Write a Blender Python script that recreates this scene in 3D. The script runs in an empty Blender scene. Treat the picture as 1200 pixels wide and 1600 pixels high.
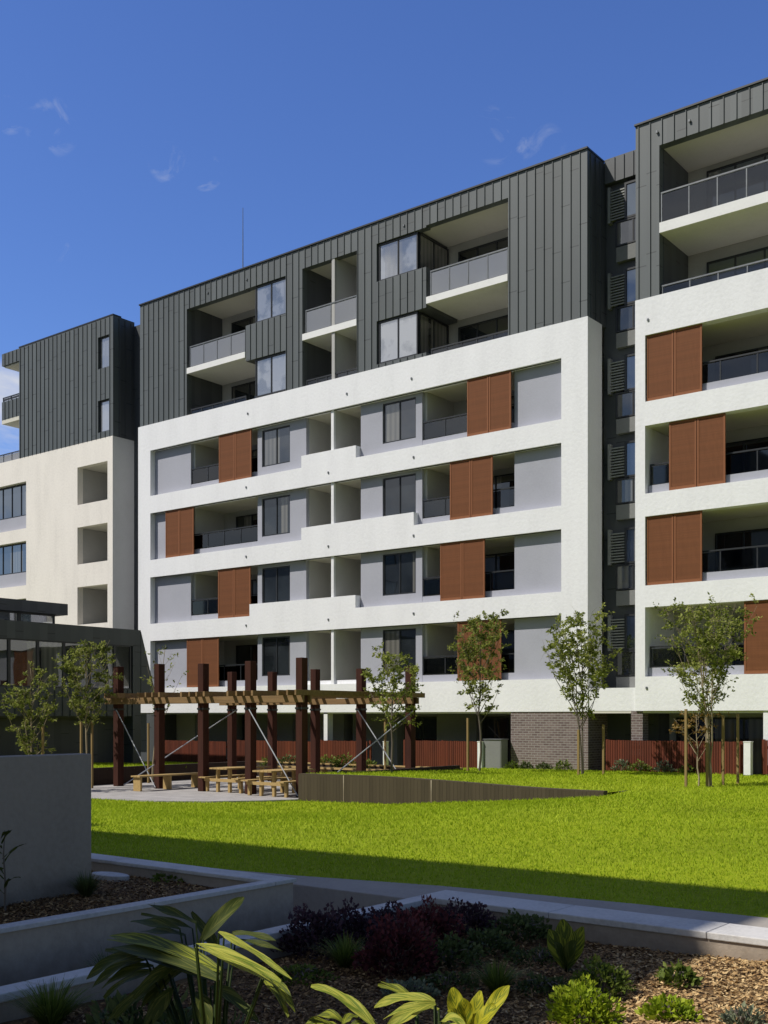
import bpy, math, random
import numpy as np
from mathutils import Vector, noise

random.seed(7); rng = np.random.default_rng(7)
S = bpy.context.scene
C = S.collection
# ---------------------------------------------------------------- frame of the place
# x runs along the long facade (to the right), y away from the lawn into the building,
# z up with the eye at 2 m.  Helpers take (u, v, z): v is metres in front of the facade,
# z is metres relative to the eye.
EYE = 2.0
CU, CV = 19.154, 34.66
F = 1725.0
AX = (0.7875, -0.6163)


def W(u, v, z):
    return (u, -v, z + EYE)


def at(px, py, Y):
    """point seen at photo position (px, py) at distance Y in front of the eye -> (u, v, z)"""
    X = (px - 600) / F * Y
    a, b = X - 6.28, Y - 39.1
    return (a * .7875 - b * .6163, -a * .6163 - b * .7875, (1119 - py) / F * Y)


# ---------------------------------------------------------------- materials
def mat(name):
    m = bpy.data.materials.new(name); m.use_nodes = True
    nt = m.node_tree
    for n in list(nt.nodes): nt.nodes.remove(n)
    out = nt.nodes.new('ShaderNodeOutputMaterial')
    return m, nt, out


def N(nt, t, **kw):
    n = nt.nodes.new(t)
    for k, v in kw.items():
        if k.startswith('i_'):
            key = k[2:]
            key = int(key) if key.isdigit() else key
            n.inputs[key].default_value = v
        else:
            setattr(n, k, v)
    return n


def ramp(nt, stops, interp='LINEAR'):
    n = nt.nodes.new('ShaderNodeValToRGB')
    cr = n.color_ramp; cr.interpolation = interp
    while len(cr.elements) < len(stops): cr.elements.new(0.5)
    for e, (p, c) in zip(cr.elements, stops):
        e.position = p; e.color = (*c, 1)
    return n


def sc(c, k): return tuple(max(0, min(1, x * k)) for x in c)


def rough_mat(name, col, rough=.85, var=.12, scale=1.6, fine=22., bump=.15, spec=.3, streak=False, dirt=None):
    """mottled matt surface: two noise scales in colour, a fine bump"""
    m, nt, out = mat(name)
    L = nt.links.new
    tc = N(nt, 'ShaderNodeTexCoord')
    mp = N(nt, 'ShaderNodeMapping')
    if streak: mp.inputs['Scale'].default_value = (1, 1, .25)
    L(tc.outputs['Object'], mp.inputs[0])
    n1 = N(nt, 'ShaderNodeTexNoise', i_Scale=scale, i_Detail=6., i_Roughness=.62)
    n2 = N(nt, 'ShaderNodeTexNoise', i_Scale=fine, i_Detail=4.)
    L(mp.outputs[0], n1.inputs['Vector']); L(tc.outputs['Object'], n2.inputs['Vector'])
    mx = N(nt, 'ShaderNodeMath', operation='MULTIPLY_ADD', i_1=.35, i_2=0.)
    L(n2.outputs['Fac'], mx.inputs[0])
    ad = N(nt, 'ShaderNodeMath', operation='MULTIPLY_ADD', i_1=.65)
    L(n1.outputs['Fac'], ad.inputs[0]); L(mx.outputs[0], ad.inputs[2])
    r = ramp(nt, [(.3, sc(col, 1 - var * 1.5)), (.5, col), (.72, sc(col, 1 + var))])
    L(ad.outputs[0], r.inputs[0])
    p = N(nt, 'ShaderNodeBsdfPrincipled', i_Roughness=rough)
    p.inputs['Specular IOR Level'].default_value = spec
    if dirt:
        sp = N(nt, 'ShaderNodeSeparateXYZ'); L(tc.outputs['Object'], sp.inputs[0])
        nz = N(nt, 'ShaderNodeTexNoise', i_Scale=5., i_Detail=6., i_Roughness=.65); L(tc.outputs['Object'], nz.inputs['Vector'])
        hz = N(nt, 'ShaderNodeMath', operation='MULTIPLY_ADD', i_1=-.55); L(nz.outputs['Fac'], hz.inputs[0]); L(sp.outputs[2], hz.inputs[2])
        mr = N(nt, 'ShaderNodeMapRange', clamp=True); mr.inputs['From Min'].default_value = dirt[0] - .30; mr.inputs['From Max'].default_value = dirt[1] - .22
        mr.inputs['To Min'].default_value = .55; mr.inputs['To Max'].default_value = 0; L(hz.outputs[0], mr.inputs['Value'])
        dm = N(nt, 'ShaderNodeMix', data_type='RGBA'); dm.inputs['B'].default_value = (.11, .075, .045, 1)
        L(mr.outputs[0], dm.inputs['Factor']); L(r.outputs[0], dm.inputs['A']); L(dm.outputs['Result'], p.inputs['Base Color'])
    else:
        L(r.outputs[0], p.inputs['Base Color'])
    b = N(nt, 'ShaderNodeBump', i_Strength=bump, i_Distance=.02)
    L(n2.outputs['Fac'], b.inputs['Height']); L(b.outputs[0], p.inputs['Normal'])
    L(p.outputs[0], out.inputs[0])
    return m


def clad_mat(name, col, w=.36):
    """standing seam sheet: each sheet between seams has its own slight tone, with staggered cross joints"""
    m, nt, out = mat(name); L = nt.links.new
    tc = N(nt, 'ShaderNodeTexCoord'); sp = N(nt, 'ShaderNodeSeparateXYZ')
    L(tc.outputs['Object'], sp.inputs[0])
    s = N(nt, 'ShaderNodeMath', operation='ADD'); L(sp.outputs[0], s.inputs[0]); L(sp.outputs[1], s.inputs[1])
    dv = N(nt, 'ShaderNodeMath', operation='DIVIDE', i_1=w); L(s.outputs[0], dv.inputs[0])
    fl = N(nt, 'ShaderNodeMath', operation='FLOOR'); L(dv.outputs[0], fl.inputs[0])
    wn = N(nt, 'ShaderNodeTexWhiteNoise', noise_dimensions='1D'); L(fl.outputs[0], wn.inputs['W'])
    n1 = N(nt, 'ShaderNodeTexNoise', i_Scale=1.1, i_Detail=5.)
    mp = N(nt, 'ShaderNodeMapping'); mp.inputs['Scale'].default_value = (1, 1, .4)
    L(tc.outputs['Object'], mp.inputs[0]); L(mp.outputs[0], n1.inputs['Vector'])
    a = N(nt, 'ShaderNodeMath', operation='MULTIPLY_ADD', i_1=.5); L(wn.outputs['Value'], a.inputs[0])
    b = N(nt, 'ShaderNodeMath', operation='MULTIPLY', i_1=.5); L(n1.outputs['Fac'], b.inputs[0]); L(b.outputs[0], a.inputs[2])
    r = ramp(nt, [(.15, sc(col, .8)), (.5, col), (.85, sc(col, 1.22))]); L(a.outputs[0], r.inputs[0])
    # staggered joints
    j = N(nt, 'ShaderNodeMath', operation='MULTIPLY_ADD', i_1=2.7); L(wn.outputs['Value'], j.inputs[0]); L(sp.outputs[2], j.inputs[2])
    md = N(nt, 'ShaderNodeMath', operation='MODULO', i_1=2.7); L(j.outputs[0], md.inputs[0])
    lt = N(nt, 'ShaderNodeMath', operation='LESS_THAN', i_1=.035); L(md.outputs[0], lt.inputs[0])
    mx = N(nt, 'ShaderNodeMix', data_type='RGBA'); mx.inputs['B'].default_value = (*sc(col, .45), 1)
    L(lt.outputs[0], mx.inputs['Factor']); L(r.outputs[0], mx.inputs['A'])
    p = N(nt, 'ShaderNodeBsdfPrincipled', i_Roughness=.5); p.inputs['Specular IOR Level'].default_value = .45
    L(mx.outputs['Result'], p.inputs['Base Color']); L(p.outputs[0], out.inputs[0])
    return m


def wood_mat(name, col, axis='z', var=.35, rough=.7):
    m, nt, out = mat(name); L = nt.links.new
    tc = N(nt, 'ShaderNodeTexCoord'); mp = N(nt, 'ShaderNodeMapping')
    s = [9., 9., 9.]; s['xyz'.index(axis)] = .7
    mp.inputs['Scale'].default_value = s
    L(tc.outputs['Object'], mp.inputs[0])
    n1 = N(nt, 'ShaderNodeTexNoise', i_Scale=1.5, i_Detail=6., i_Roughness=.6); L(mp.outputs[0], n1.inputs['Vector'])
    g = N(nt, 'ShaderNodeNewGeometry')
    a = N(nt, 'ShaderNodeMath', operation='MULTIPLY_ADD', i_1=.35); L(g.outputs['Random Per Island'], a.inputs[0])
    b = N(nt, 'ShaderNodeMath', operation='MULTIPLY', i_1=.7); L(n1.outputs['Fac'], b.inputs[0]); L(b.outputs[0], a.inputs[2])
    r = ramp(nt, [(.25, sc(col, 1 - var)), (.55, col), (.85, sc(col, 1 + var * .7))]); L(a.outputs[0], r.inputs[0])
    p = N(nt, 'ShaderNodeBsdfPrincipled', i_Roughness=rough); p.inputs['Specular IOR Level'].default_value = .3
    L(r.outputs[0], p.inputs['Base Color'])
    bp = N(nt, 'ShaderNodeBump', i_Strength=.2, i_Distance=.01); L(n1.outputs['Fac'], bp.inputs['Height']); L(bp.outputs[0], p.inputs['Normal'])
    L(p.outputs[0], out.inputs[0])
    return m


def pane_mat(name, base, refl, rough=.02, tint=(1, 1, 1), blind=None):
    """window glass over a dim room; optionally a pale blind hanging behind part of it"""
    m, nt, out = mat(name); L = nt.links.new
    tc = N(nt, 'ShaderNodeTexCoord')
    n1 = N(nt, 'ShaderNodeTexNoise', i_Scale=.9, i_Detail=3.); L(tc.outputs['Object'], n1.inputs['Vector'])
    r = ramp(nt, [(.35, sc(base, .5)), (.65, sc(base, 1.3))] if not blind else [(.42, base), (.5, blind)])
    L(n1.outputs['Fac'], r.inputs[0])
    oi = N(nt, 'ShaderNodeObjectInfo'); spx = N(nt, 'ShaderNodeSeparateXYZ'); L(tc.outputs['Object'], spx.inputs[0])
    xs = N(nt, 'ShaderNodeMath', operation='ADD'); L(spx.outputs[0], xs.inputs[0]); L(spx.outputs[1], xs.inputs[1])
    wv = N(nt, 'ShaderNodeMath', operation='MULTIPLY', i_1=26.); L(xs.outputs[0], wv.inputs[0])
    sn = N(nt, 'ShaderNodeMath', operation='SINE'); L(wv.outputs[0], sn.inputs[0])
    fold = N(nt, 'ShaderNodeMapRange'); fold.inputs['From Min'].default_value = -1; fold.inputs['To Min'].default_value = .6; L(sn.outputs[0], fold.inputs['Value'])
    cs = N(nt, 'ShaderNodeTexNoise', i_Scale=.55, i_Detail=0.); cv = N(nt, 'ShaderNodeCombineXYZ'); L(xs.outputs[0], cv.inputs[0]); L(oi.outputs['Random'], cv.inputs[1])
    c5 = N(nt, 'ShaderNodeVectorMath', operation='MULTIPLY'); c5.inputs[1].default_value = (1.6, 40, 1); L(cv.outputs[0], c5.inputs[0]); L(c5.outputs[0], cs.inputs['Vector'])
    cg = N(nt, 'ShaderNodeMath', operation='GREATER_THAN', i_1=.60); L(cs.outputs['Fac'], cg.inputs[0])
    cf = N(nt, 'ShaderNodeMath', operation='MULTIPLY'); L(cg.outputs[0], cf.inputs[0]); L(fold.outputs[0], cf.inputs[1])
    cm = N(nt, 'ShaderNodeMix', data_type='RGBA'); cm.inputs['B'].default_value = (.17, .165, .15, 1); L(cf.outputs[0], cm.inputs['Factor']); L(r.outputs[0], cm.inputs['A'])
    d = N(nt, 'ShaderNodeBsdfDiffuse'); L(cm.outputs['Result'], d.inputs[0])
    gl = N(nt, 'ShaderNodeBsdfGlossy', i_Roughness=rough); gl.inputs[0].default_value = (*tint, 1)
    nb = N(nt, 'ShaderNodeTexNoise', i_Scale=.8, i_Detail=1.); L(tc.outputs['Object'], nb.inputs['Vector'])
    b = N(nt, 'ShaderNodeBump', i_Strength=.06, i_Distance=.1); L(nb.outputs['Fac'], b.inputs['Height']); L(b.outputs[0], gl.inputs['Normal'])
    fr = N(nt, 'ShaderNodeFresnel', i_IOR=1.5)
    a = N(nt, 'ShaderNodeMath', operation='ADD', i_1=refl, use_clamp=True); L(fr.outputs[0], a.inputs[0])
    mx = N(nt, 'ShaderNodeMixShader'); L(a.outputs[0], mx.inputs[0]); L(d.outputs[0], mx.inputs[1]); L(gl.outputs[0], mx.inputs[2])
    L(mx.outputs[0], out.inputs[0])
    return m


def clear_mat(name, tint, refl, milky=0.):
    m, nt, out = mat(name); L = nt.links.new
    t = N(nt, 'ShaderNodeBsdfTransparent'); t.inputs[0].default_value = (*tint, 1)
    gl = N(nt, 'ShaderNodeBsdfGlossy', i_Roughness=.03)
    fr = N(nt, 'ShaderNodeFresnel', i_IOR=1.45)
    a = N(nt, 'ShaderNodeMath', operation='ADD', i_1=refl, use_clamp=True); L(fr.outputs[0], a.inputs[0])
    mx = N(nt, 'ShaderNodeMixShader'); L(a.outputs[0], mx.inputs[0]); L(t.outputs[0], mx.inputs[1]); L(gl.outputs[0], mx.inputs[2])
    df = N(nt, 'ShaderNodeBsdfDiffuse'); df.inputs[0].default_value = (.62, .63, .66, 1)
    m2 = N(nt, 'ShaderNodeMixShader', i_0=milky); L(mx.outputs[0], m2.inputs[1]); L(df.outputs[0], m2.inputs[2])
    L(m2.outputs[0], out.inputs[0])
    return m


def metal_mat(name, col, rough=.45, metallic=.0):
    m, nt, out = mat(name); L = nt.links.new
    tc = N(nt, 'ShaderNodeTexCoord')
    n1 = N(nt, 'ShaderNodeTexNoise', i_Scale=6., i_Detail=3.); L(tc.outputs['Object'], n1.inputs['Vector'])
    r = ramp(nt, [(.3, sc(col, .85)), (.7, sc(col, 1.12))]); L(n1.outputs['Fac'], r.inputs[0])
    p = N(nt, 'ShaderNodeBsdfPrincipled', i_Roughness=rough, i_Metallic=metallic); L(r.outputs[0], p.inputs['Base Color'])
    L(p.outputs[0], out.inputs[0])
    return m


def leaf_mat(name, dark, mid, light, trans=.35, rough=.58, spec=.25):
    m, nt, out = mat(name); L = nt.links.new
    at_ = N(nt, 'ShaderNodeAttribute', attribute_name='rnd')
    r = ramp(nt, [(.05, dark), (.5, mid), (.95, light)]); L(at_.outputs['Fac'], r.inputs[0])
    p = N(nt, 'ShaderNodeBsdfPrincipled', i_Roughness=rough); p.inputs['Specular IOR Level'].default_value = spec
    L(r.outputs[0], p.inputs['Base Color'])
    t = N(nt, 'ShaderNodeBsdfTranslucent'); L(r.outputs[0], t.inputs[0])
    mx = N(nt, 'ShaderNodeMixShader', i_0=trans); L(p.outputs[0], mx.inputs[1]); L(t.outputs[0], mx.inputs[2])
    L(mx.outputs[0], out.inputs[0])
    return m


def variegated_mat(name, green, pale, cut):
    """long leaf with pale stripes running along the veins (attributes: across, along)"""
    m, nt, out = mat(name); L = nt.links.new
    ac = N(nt, 'ShaderNodeAttribute', attribute_name='across'); al = N(nt, 'ShaderNodeAttribute', attribute_name='along')
    rd = N(nt, 'ShaderNodeAttribute', attribute_name='rnd')
    # stripes leave the midrib at a slant
    ab = N(nt, 'ShaderNodeMath', operation='ABSOLUTE'); L(ac.outputs['Fac'], ab.inputs[0])
    k = N(nt, 'ShaderNodeMath', operation='MULTIPLY_ADD', i_1=9.); L(al.outputs['Fac'], k.inputs[0])
    k2 = N(nt, 'ShaderNodeMath', operation='MULTIPLY', i_1=-5.); L(ab.outputs[0], k2.inputs[0]); L(k2.outputs[0], k.inputs[2])
    cb = N(nt, 'ShaderNodeCombineXYZ'); L(k.outputs[0], cb.inputs[0]); L(rd.outputs['Fac'], cb.inputs[2])
    sg = N(nt, 'ShaderNodeMath', operation='MULTIPLY', i_1=.8); L(ac.outputs['Fac'], sg.inputs[0]); L(sg.outputs[0], cb.inputs[1])
    ns = N(nt, 'ShaderNodeTexNoise', i_Scale=1.3, i_Detail=4., i_Roughness=.6); L(cb.outputs[0], ns.inputs['Vector'])
    r = ramp(nt, [(cut - .06, green), (cut + .06, pale)]); L(ns.outputs['Fac'], r.inputs[0])
    p = N(nt, 'ShaderNodeBsdfPrincipled', i_Roughness=.6); p.inputs['Specular IOR Level'].default_value = .2; L(r.outputs[0], p.inputs['Base Color'])
    t = N(nt, 'ShaderNodeBsdfTranslucent'); L(r.outputs[0], t.inputs[0])
    mx = N(nt, 'ShaderNodeMixShader', i_0=.3); L(p.outputs[0], mx.inputs[1]); L(t.outputs[0], mx.inputs[2])
    bp = N(nt, 'ShaderNodeBump', i_Strength=.4, i_Distance=.004); L(ns.outputs['Fac'], bp.inputs['Height']); L(bp.outputs[0], p.inputs['Normal'])
    L(mx.outputs[0], out.inputs[0])
    return m


def brick_mat(name):
    m, nt, out = mat(name); L = nt.links.new
    tc = N(nt, 'ShaderNodeTexCoord'); sp = N(nt, 'ShaderNodeSeparateXYZ'); L(tc.outputs['Object'], sp.inputs[0])
    s = N(nt, 'ShaderNodeMath', operation='ADD'); L(sp.outputs[0], s.inputs[0]); L(sp.outputs[1], s.inputs[1])
    cb = N(nt, 'ShaderNodeCombineXYZ'); L(s.outputs[0], cb.inputs[0]); L(sp.outputs[2], cb.inputs[1])
    b = N(nt, 'ShaderNodeTexBrick', i_Scale=1.); b.inputs['Brick Width'].default_value = .24; b.inputs['Row Height'].default_value = .086
    b.inputs['Mortar Size'].default_value = .01; b.inputs['Color1'].default_value = (.115, .08, .075, 1)
    b.inputs['Color2'].default_value = (.19, .145, .135, 1); b.inputs['Mortar'].default_value = (.30, .275, .26, 1)
    L(cb.outputs[0], b.inputs['Vector'])
    p = N(nt, 'ShaderNodeBsdfPrincipled', i_Roughness=.85); L(b.outputs['Color'], p.inputs['Base Color'])
    bp = N(nt, 'ShaderNodeBump', i_Strength=.5, i_Distance=.01, invert=True); L(b.outputs['Fac'], bp.inputs['Height']); L(bp.outputs[0], p.inputs['Normal'])
    L(p.outputs[0], out.inputs[0])
    return m


def ground_mat(name, stops, s1, s2, bump=.5, dist=.03, rough=.95):
    m, nt, out = mat(name); L = nt.links.new
    tc = N(nt, 'ShaderNodeTexCoord')
    a = N(nt, 'ShaderNodeTexNoise', i_Scale=s1, i_Detail=5.); b = N(nt, 'ShaderNodeTexNoise', i_Scale=s2, i_Detail=5., i_Roughness=.7)
    L(tc.outputs['Object'], a.inputs['Vector']); L(tc.outputs['Object'], b.inputs['Vector'])
    x = N(nt, 'ShaderNodeMath', operation='MULTIPLY', i_1=.45); L(a.outputs['Fac'], x.inputs[0])
    y = N(nt, 'ShaderNodeMath', operation='MULTIPLY_ADD', i_1=.55); L(b.outputs['Fac'], y.inputs[0]); L(x.outputs[0], y.inputs[2])
    r = ramp(nt, stops); L(y.outputs[0], r.inputs[0])
    p = N(nt, 'ShaderNodeBsdfPrincipled', i_Roughness=rough); p.inputs['Specular IOR Level'].default_value = .15
    L(r.outputs[0], p.inputs['Base Color'])
    bp = N(nt, 'ShaderNodeBump', i_Strength=bump, i_Distance=dist); L(b.outputs['Fac'], bp.inputs['Height']); L(bp.outputs[0], p.inputs['Normal'])
    L(p.outputs[0], out.inputs[0])
    return m


def paving_mat(name, col):
    m, nt, out = mat(name); L = nt.links.new
    tc = N(nt, 'ShaderNodeTexCoord')
    b = N(nt, 'ShaderNodeTexBrick', i_Scale=1.); b.inputs['Brick Width'].default_value = .8; b.inputs['Row Height'].default_value = .4
    b.inputs['Mortar Size'].default_value = .006
    b.inputs['Color1'].default_value = (*sc(col, .92), 1); b.inputs['Color2'].default_value = (*sc(col, 1.08), 1); b.inputs['Mortar'].default_value = (*sc(col, .5), 1)
    L(tc.outputs['Object'], b.inputs['Vector'])
    n1 = N(nt, 'ShaderNodeTexNoise', i_Scale=3., i_Detail=6.); L(tc.outputs['Object'], n1.inputs['Vector'])
    r = ramp(nt, [(.3, (.8, .8, .8)), (.7, (1, 1, 1))]); L(n1.outputs['Fac'], r.inputs[0])
    mx = N(nt, 'ShaderNodeMix', data_type='RGBA', blend_type='MULTIPLY'); mx.inputs['Factor'].default_value = 1
    L(b.outputs['Color'], mx.inputs['A']); L(r.outputs[0], mx.inputs['B'])
    p = N(nt, 'ShaderNodeBsdfPrincipled', i_Roughness=.85); L(mx.outputs['Result'], p.inputs['Base Color']); L(p.outputs[0], out.inputs[0])
    return m


M = dict(
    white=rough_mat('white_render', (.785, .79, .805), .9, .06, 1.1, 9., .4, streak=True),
    cream=rough_mat('cream_render', (.795, .755, .69), .9, .085, 1.1, 9., .4, streak=True),
    infill=rough_mat('lilac_grey_render', (.37, .378, .43), .9, .06, .8, 14., .2),
    shade_white=rough_mat('shaded_side_render', (.70, .69, .68), .9, .05, .9, 14., .25),  # darker copy of the white render, shade toned into the side walls
    side=rough_mat('mid_grey_render', (.42, .415, .40), .9, .06, .8, 14., .2),
    soffit=rough_mat('pale_soffit', (.62, .60, .52), .9, .04, .6, 8., .05),
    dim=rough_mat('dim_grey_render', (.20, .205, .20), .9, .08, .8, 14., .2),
    slab=rough_mat('white_slab_edge', (.76, .76, .75), .8, .05, 1.2, 12., .1),
    balcony_wall=rough_mat('balcony_wall_grey', (.50, .50, .475), .9, .06, .8, 14., .1),
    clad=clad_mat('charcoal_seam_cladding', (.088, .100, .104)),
    dark_clad=clad_mat('shadow_cladding', (.072, .078, .084)),  # darker copy of clad: shade in side face colour, also the clubhouse sheets
    frame=metal_mat('dark_window_frame', (.022, .024, .027), .4),
    rail=metal_mat('grey_handrail', (.16, .17, .18), .4, .3),
    louvre=metal_mat('grey_louvre', (.24, .25, .24), .5),
    steel=metal_mat('galvanised_steel', (.50, .52, .55), .4, .4),
    glass=pane_mat('dark_glass', (.018, .022, .026), .06),
    glass_mid=pane_mat('sky_glass', (.03, .033, .036), .11),
    glass_pale=pane_mat('pale_glass', (.12, .13, .145), .36, blind=(.30, .31, .33)),
    glass_blue=pane_mat('blue_glass', (.02, .025, .04), .22, tint=(.8, .9, 1)),
    balus=clear_mat('balustrade_glass', (.60, .62, .64), .14, .30),
    balus_dark=clear_mat('tinted_balustrade', (.34, .36, .38), .06),
    screen=wood_mat('terracotta_screen', (.225, .085, .034), 'z', .14, .7),
    fence=wood_mat('red_stained_batten', (.125, .029, .013), 'z', .4),
    post=wood_mat('dark_red_post', (.055, .016, .009), 'z', .5, .9),
    beam=wood_mat('weathered_tan_beam', (.25, .155, .070), 'x', .4),
    bench=wood_mat('yellow_pine', (.42, .29, .12), 'y', .3),
    brick=brick_mat('purple_brown_brick'),
    concrete=rough_mat('grey_rendered_wall', (.43, .36, .285), .92, .13, .8, 18., .3, streak=True, dirt=(-.1, .18)),
    tallwall=rough_mat('dark_rendered_wall', (.35, .30, .245), .92, .13, .7, 18., .3, streak=True, dirt=(.2, .5)),
    coping=rough_mat('pale_concrete_coping', (.60, .58, .55), .85, .18, 1.8, 25., .25),
    retaining=wood_mat('charcoal_batten_wall', (.080, .062, .040), 'z', .22, .9),
    darkwall=wood_mat('dark_brown_wall', (.040, .026, .020), 'z', .3, .9),
    paving=paving_mat('patio_paving', (.40, .38, .37)),
    path=rough_mat('path_concrete', (.36, .325, .28), .92, .12, 1.3, 20., .2),
    lawn=ground_mat('lawn_soil', [(.3, (.12, .16, .006)), (.5, (.25, .31, .008)), (.72, (.33, .39, .012))], .35, 9., .7, .05),
    mulch=ground_mat('bark_mulch', [(.32, (.07, .04, .02)), (.5, (.22, .13, .06)), (.66, (.42, .28, .13))], 1.2, 38., 1., .05),
    soil=ground_mat('ground_soil', [(.3, (.07, .08, .04)), (.6, (.12, .12, .07))], .3, 3.),
    bark=wood_mat('young_bark', (.15, .125, .10), 'z', .4, .9),
    palebark=wood_mat('pale_bark', (.32, .26, .17), 'z', .3, .9),
    stake=wood_mat('stake_timber', (.26, .18, .075), 'z', .3, .85),
)
# blades, chips and leaves
M['grass'] = leaf_mat('grass_blade', (.19, .27, .012), (.345, .46, .020), (.52, .60, .06), .36, .65, .10)
M['chips'] = leaf_mat('wood_chip', (.10, .055, .028), (.38, .23, .095), (.72, .52, .26), .0, .9, .1)
M['leaf'] = leaf_mat('tree_leaf', (.06, .08, .014), (.22, .26, .045), (.46, .47, .13), .45)
M['leaf_bright'] = leaf_mat('bright_tree_leaf', (.07, .095, .014), (.255, .30, .05), (.50, .51, .15), .45)
M['leaf_olive'] = leaf_mat('olive_tree_leaf', (.075, .07, .018), (.25, .225, .055), (.46, .39, .13), .38)
M['leaf_rust'] = leaf_mat('rusty_leaf', (.09, .05, .012), (.22, .13, .03), (.32, .21, .06), .3)
M['lime'] = leaf_mat('lime_shrub_leaf', (.10, .16, .008), (.27, .36, .014), (.46, .52, .04), .35)
M['green'] = leaf_mat('green_shrub_leaf', (.04, .065, .010), (.12, .17, .022), (.24, .28, .05), .35)
M['darkgreen'] = leaf_mat('dark_shrub_leaf', (.03, .045, .014), (.08, .11, .03), (.15, .18, .06), .25)
M['maroon'] = leaf_mat('maroon_leaf', (.035, .010, .012), (.105, .026, .030), (.21, .055, .055), .3)
M['purple'] = leaf_mat('purple_black_leaf', (.022, .012, .018), (.060, .030, .042), (.12, .065, .08), .25)
M['greygreen'] = leaf_mat('grey_green_leaf', (.08, .10, .06), (.17, .20, .12), (.30, .33, .20), .25)
M['ginger_dark'] = variegated_mat('ginger_leaf_dark', (.055, .075, .012), (.15, .16, .03), .56)
M['ginger_half'] = variegated_mat('ginger_leaf_half', (.075, .10, .012), (.34, .36, .03), .52)
M['ginger_pale'] = variegated_mat('ginger_leaf_pale', (.13, .19, .015), (.44, .43, .065), .48)
M['croton'] = variegated_mat('croton_leaf', (.13, .18, .010), (.50, .46, .022), .47)


# ---------------------------------------------------------------- mesh helpers
class MB:
    def __init__(s): s.v = []; s.f = []

    def box(s, u0, u1, v0, v1, z0, z1):
        """v0 nearest the facade's back, v1 the front; order does not matter"""
        u0, u1 = min(u0, u1), max(u0, u1); v0, v1 = min(v0, v1), max(v0, v1); z0, z1 = min(z0, z1), max(z0, z1)
        i = len(s.v)
        for z in (z0, z1):
            for (u, v) in ((u0, v1), (u1, v1), (u1, v0), (u0, v0)):
                s.v.append(W(u, v, z))
        s.f += [(i, i + 3, i + 2, i + 1), (i + 4, i + 5, i + 6, i + 7), (i, i + 1, i + 5, i + 4),
                (i + 1, i + 2, i + 6, i + 5), (i + 2, i + 3, i + 7, i + 6), (i + 3, i, i + 4, i + 7)]
        return s

    def poly(s, pts, z0, z1):
        """vertical prism over a (u,v) polygon"""
        n = len(pts); i = len(s.v)
        for k, z in enumerate((z0, z1)):
            for j, (u, v) in enumerate(pts):
                zz = z[j] if isinstance(z, (list, tuple)) else z
                s.v.append(W(u, v, zz))
        s.f.append(tuple(i + j for j in range(n))); s.f.append(tuple(i + n + j for j in reversed(range(n))))
        for j in range(n):
            k = (j + 1) % n
            s.f.append((i + k, i + j, i + n + j, i + n + k))
        return s

    def tube(s, a, b, r0, r1=None, n=8, cap=True):
        r1 = r0 if r1 is None else r1
        a, b = Vector(W(*a)), Vector(W(*b)); d = (b - a).normalized()
        x = d.orthogonal().normalized(); y = d.cross(x); i = len(s.v)
        for p, r in ((a, r0), (b, r1)):
            for k in range(n):
                t = 2 * math.pi * k / n
                s.v.append(tuple(p + x * r * math.cos(t) + y * r * math.sin(t)))
        for k in range(n):
            m_ = (k + 1) % n
            s.f.append((i + k, i + m_, i + n + m_, i + n + k))
        if cap:
            s.f.append(tuple(i + k for k in reversed(range(n)))); s.f.append(tuple(i + n + k for k in range(n)))
        return s

    def path(s, pts, rads, n=6):
        """smooth tapered tube through world points"""
        i0 = len(s.v); P = [Vector(p) for p in pts]
        ref = Vector((0.37, 0.21, .9))
        for j, p in enumerate(P):
            d = (P[min(j + 1, len(P) - 1)] - P[max(j - 1, 0)]).normalized()
            x = d.cross(ref)
            x = x.normalized() if x.length > 1e-4 else d.orthogonal().normalized()
            y = d.cross(x)
            for k in range(n):
                t = 2 * math.pi * k / n
                s.v.append(tuple(p + (x * math.cos(t) + y * math.sin(t)) * rads[j]))
        for j in range(len(P) - 1):
            for k in range(n):
                m_ = (k + 1) % n
                s.f.append((i0 + j * n + k, i0 + j * n + m_, i0 + (j + 1) * n + m_, i0 + (j + 1) * n + k))
        s.f.append(tuple(i0 + (len(P) - 1) * n + k for k in range(n)))
        return s

    def build(s, name, m, parent=None, bevel=0, smooth=False):
        me = bpy.data.meshes.new(name); me.from_pydata(s.v, [], s.f); me.update()
        return link(name, me, m, parent, bevel, smooth)


def link(name, me, m, parent=None, bevel=0, smooth=False):
    me.materials.append(M[m] if isinstance(m, str) else m)
    o = bpy.data.objects.new(name, me); C.objects.link(o)
    if parent is not None:
        o.parent = parent
        o.matrix_parent_inverse = parent_world(parent).inverted()
    if bevel:
        b = o.modifiers.new('bevel', 'BEVEL'); b.width = bevel; b.segments = 2; b.limit_method = 'ANGLE'
    if smooth:
        me.polygons.foreach_set('use_smooth', [True] * len(me.polygons))
    return o


def parent_world(o):
    from mathutils import Matrix
    m = Matrix.Translation(o.location) @ o.rotation_euler.to_matrix().to_4x4()
    if o.parent is not None:
        return parent_world(o.parent) @ o.matrix_parent_inverse @ m
    return m


def tag(o, label=None, cat=None, group=None, kind=None):
    if label: o['label'] = label
    if cat: o['category'] = cat
    if group: o['group'] = group
    if kind: o['kind'] = kind
    return o


def thing(name, label, cat, loc, group=None):
    o = bpy.data.objects.new(name, None); C.objects.link(o); o.location = W(*loc); o.empty_display_size = .3
    return tag(o, label, cat, group)


def copy_tree(o, parent=None):
    c = o.copy(); C.objects.link(c); c.parent = parent
    for ch in o.children: copy_tree(ch, c)
    return c


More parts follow.
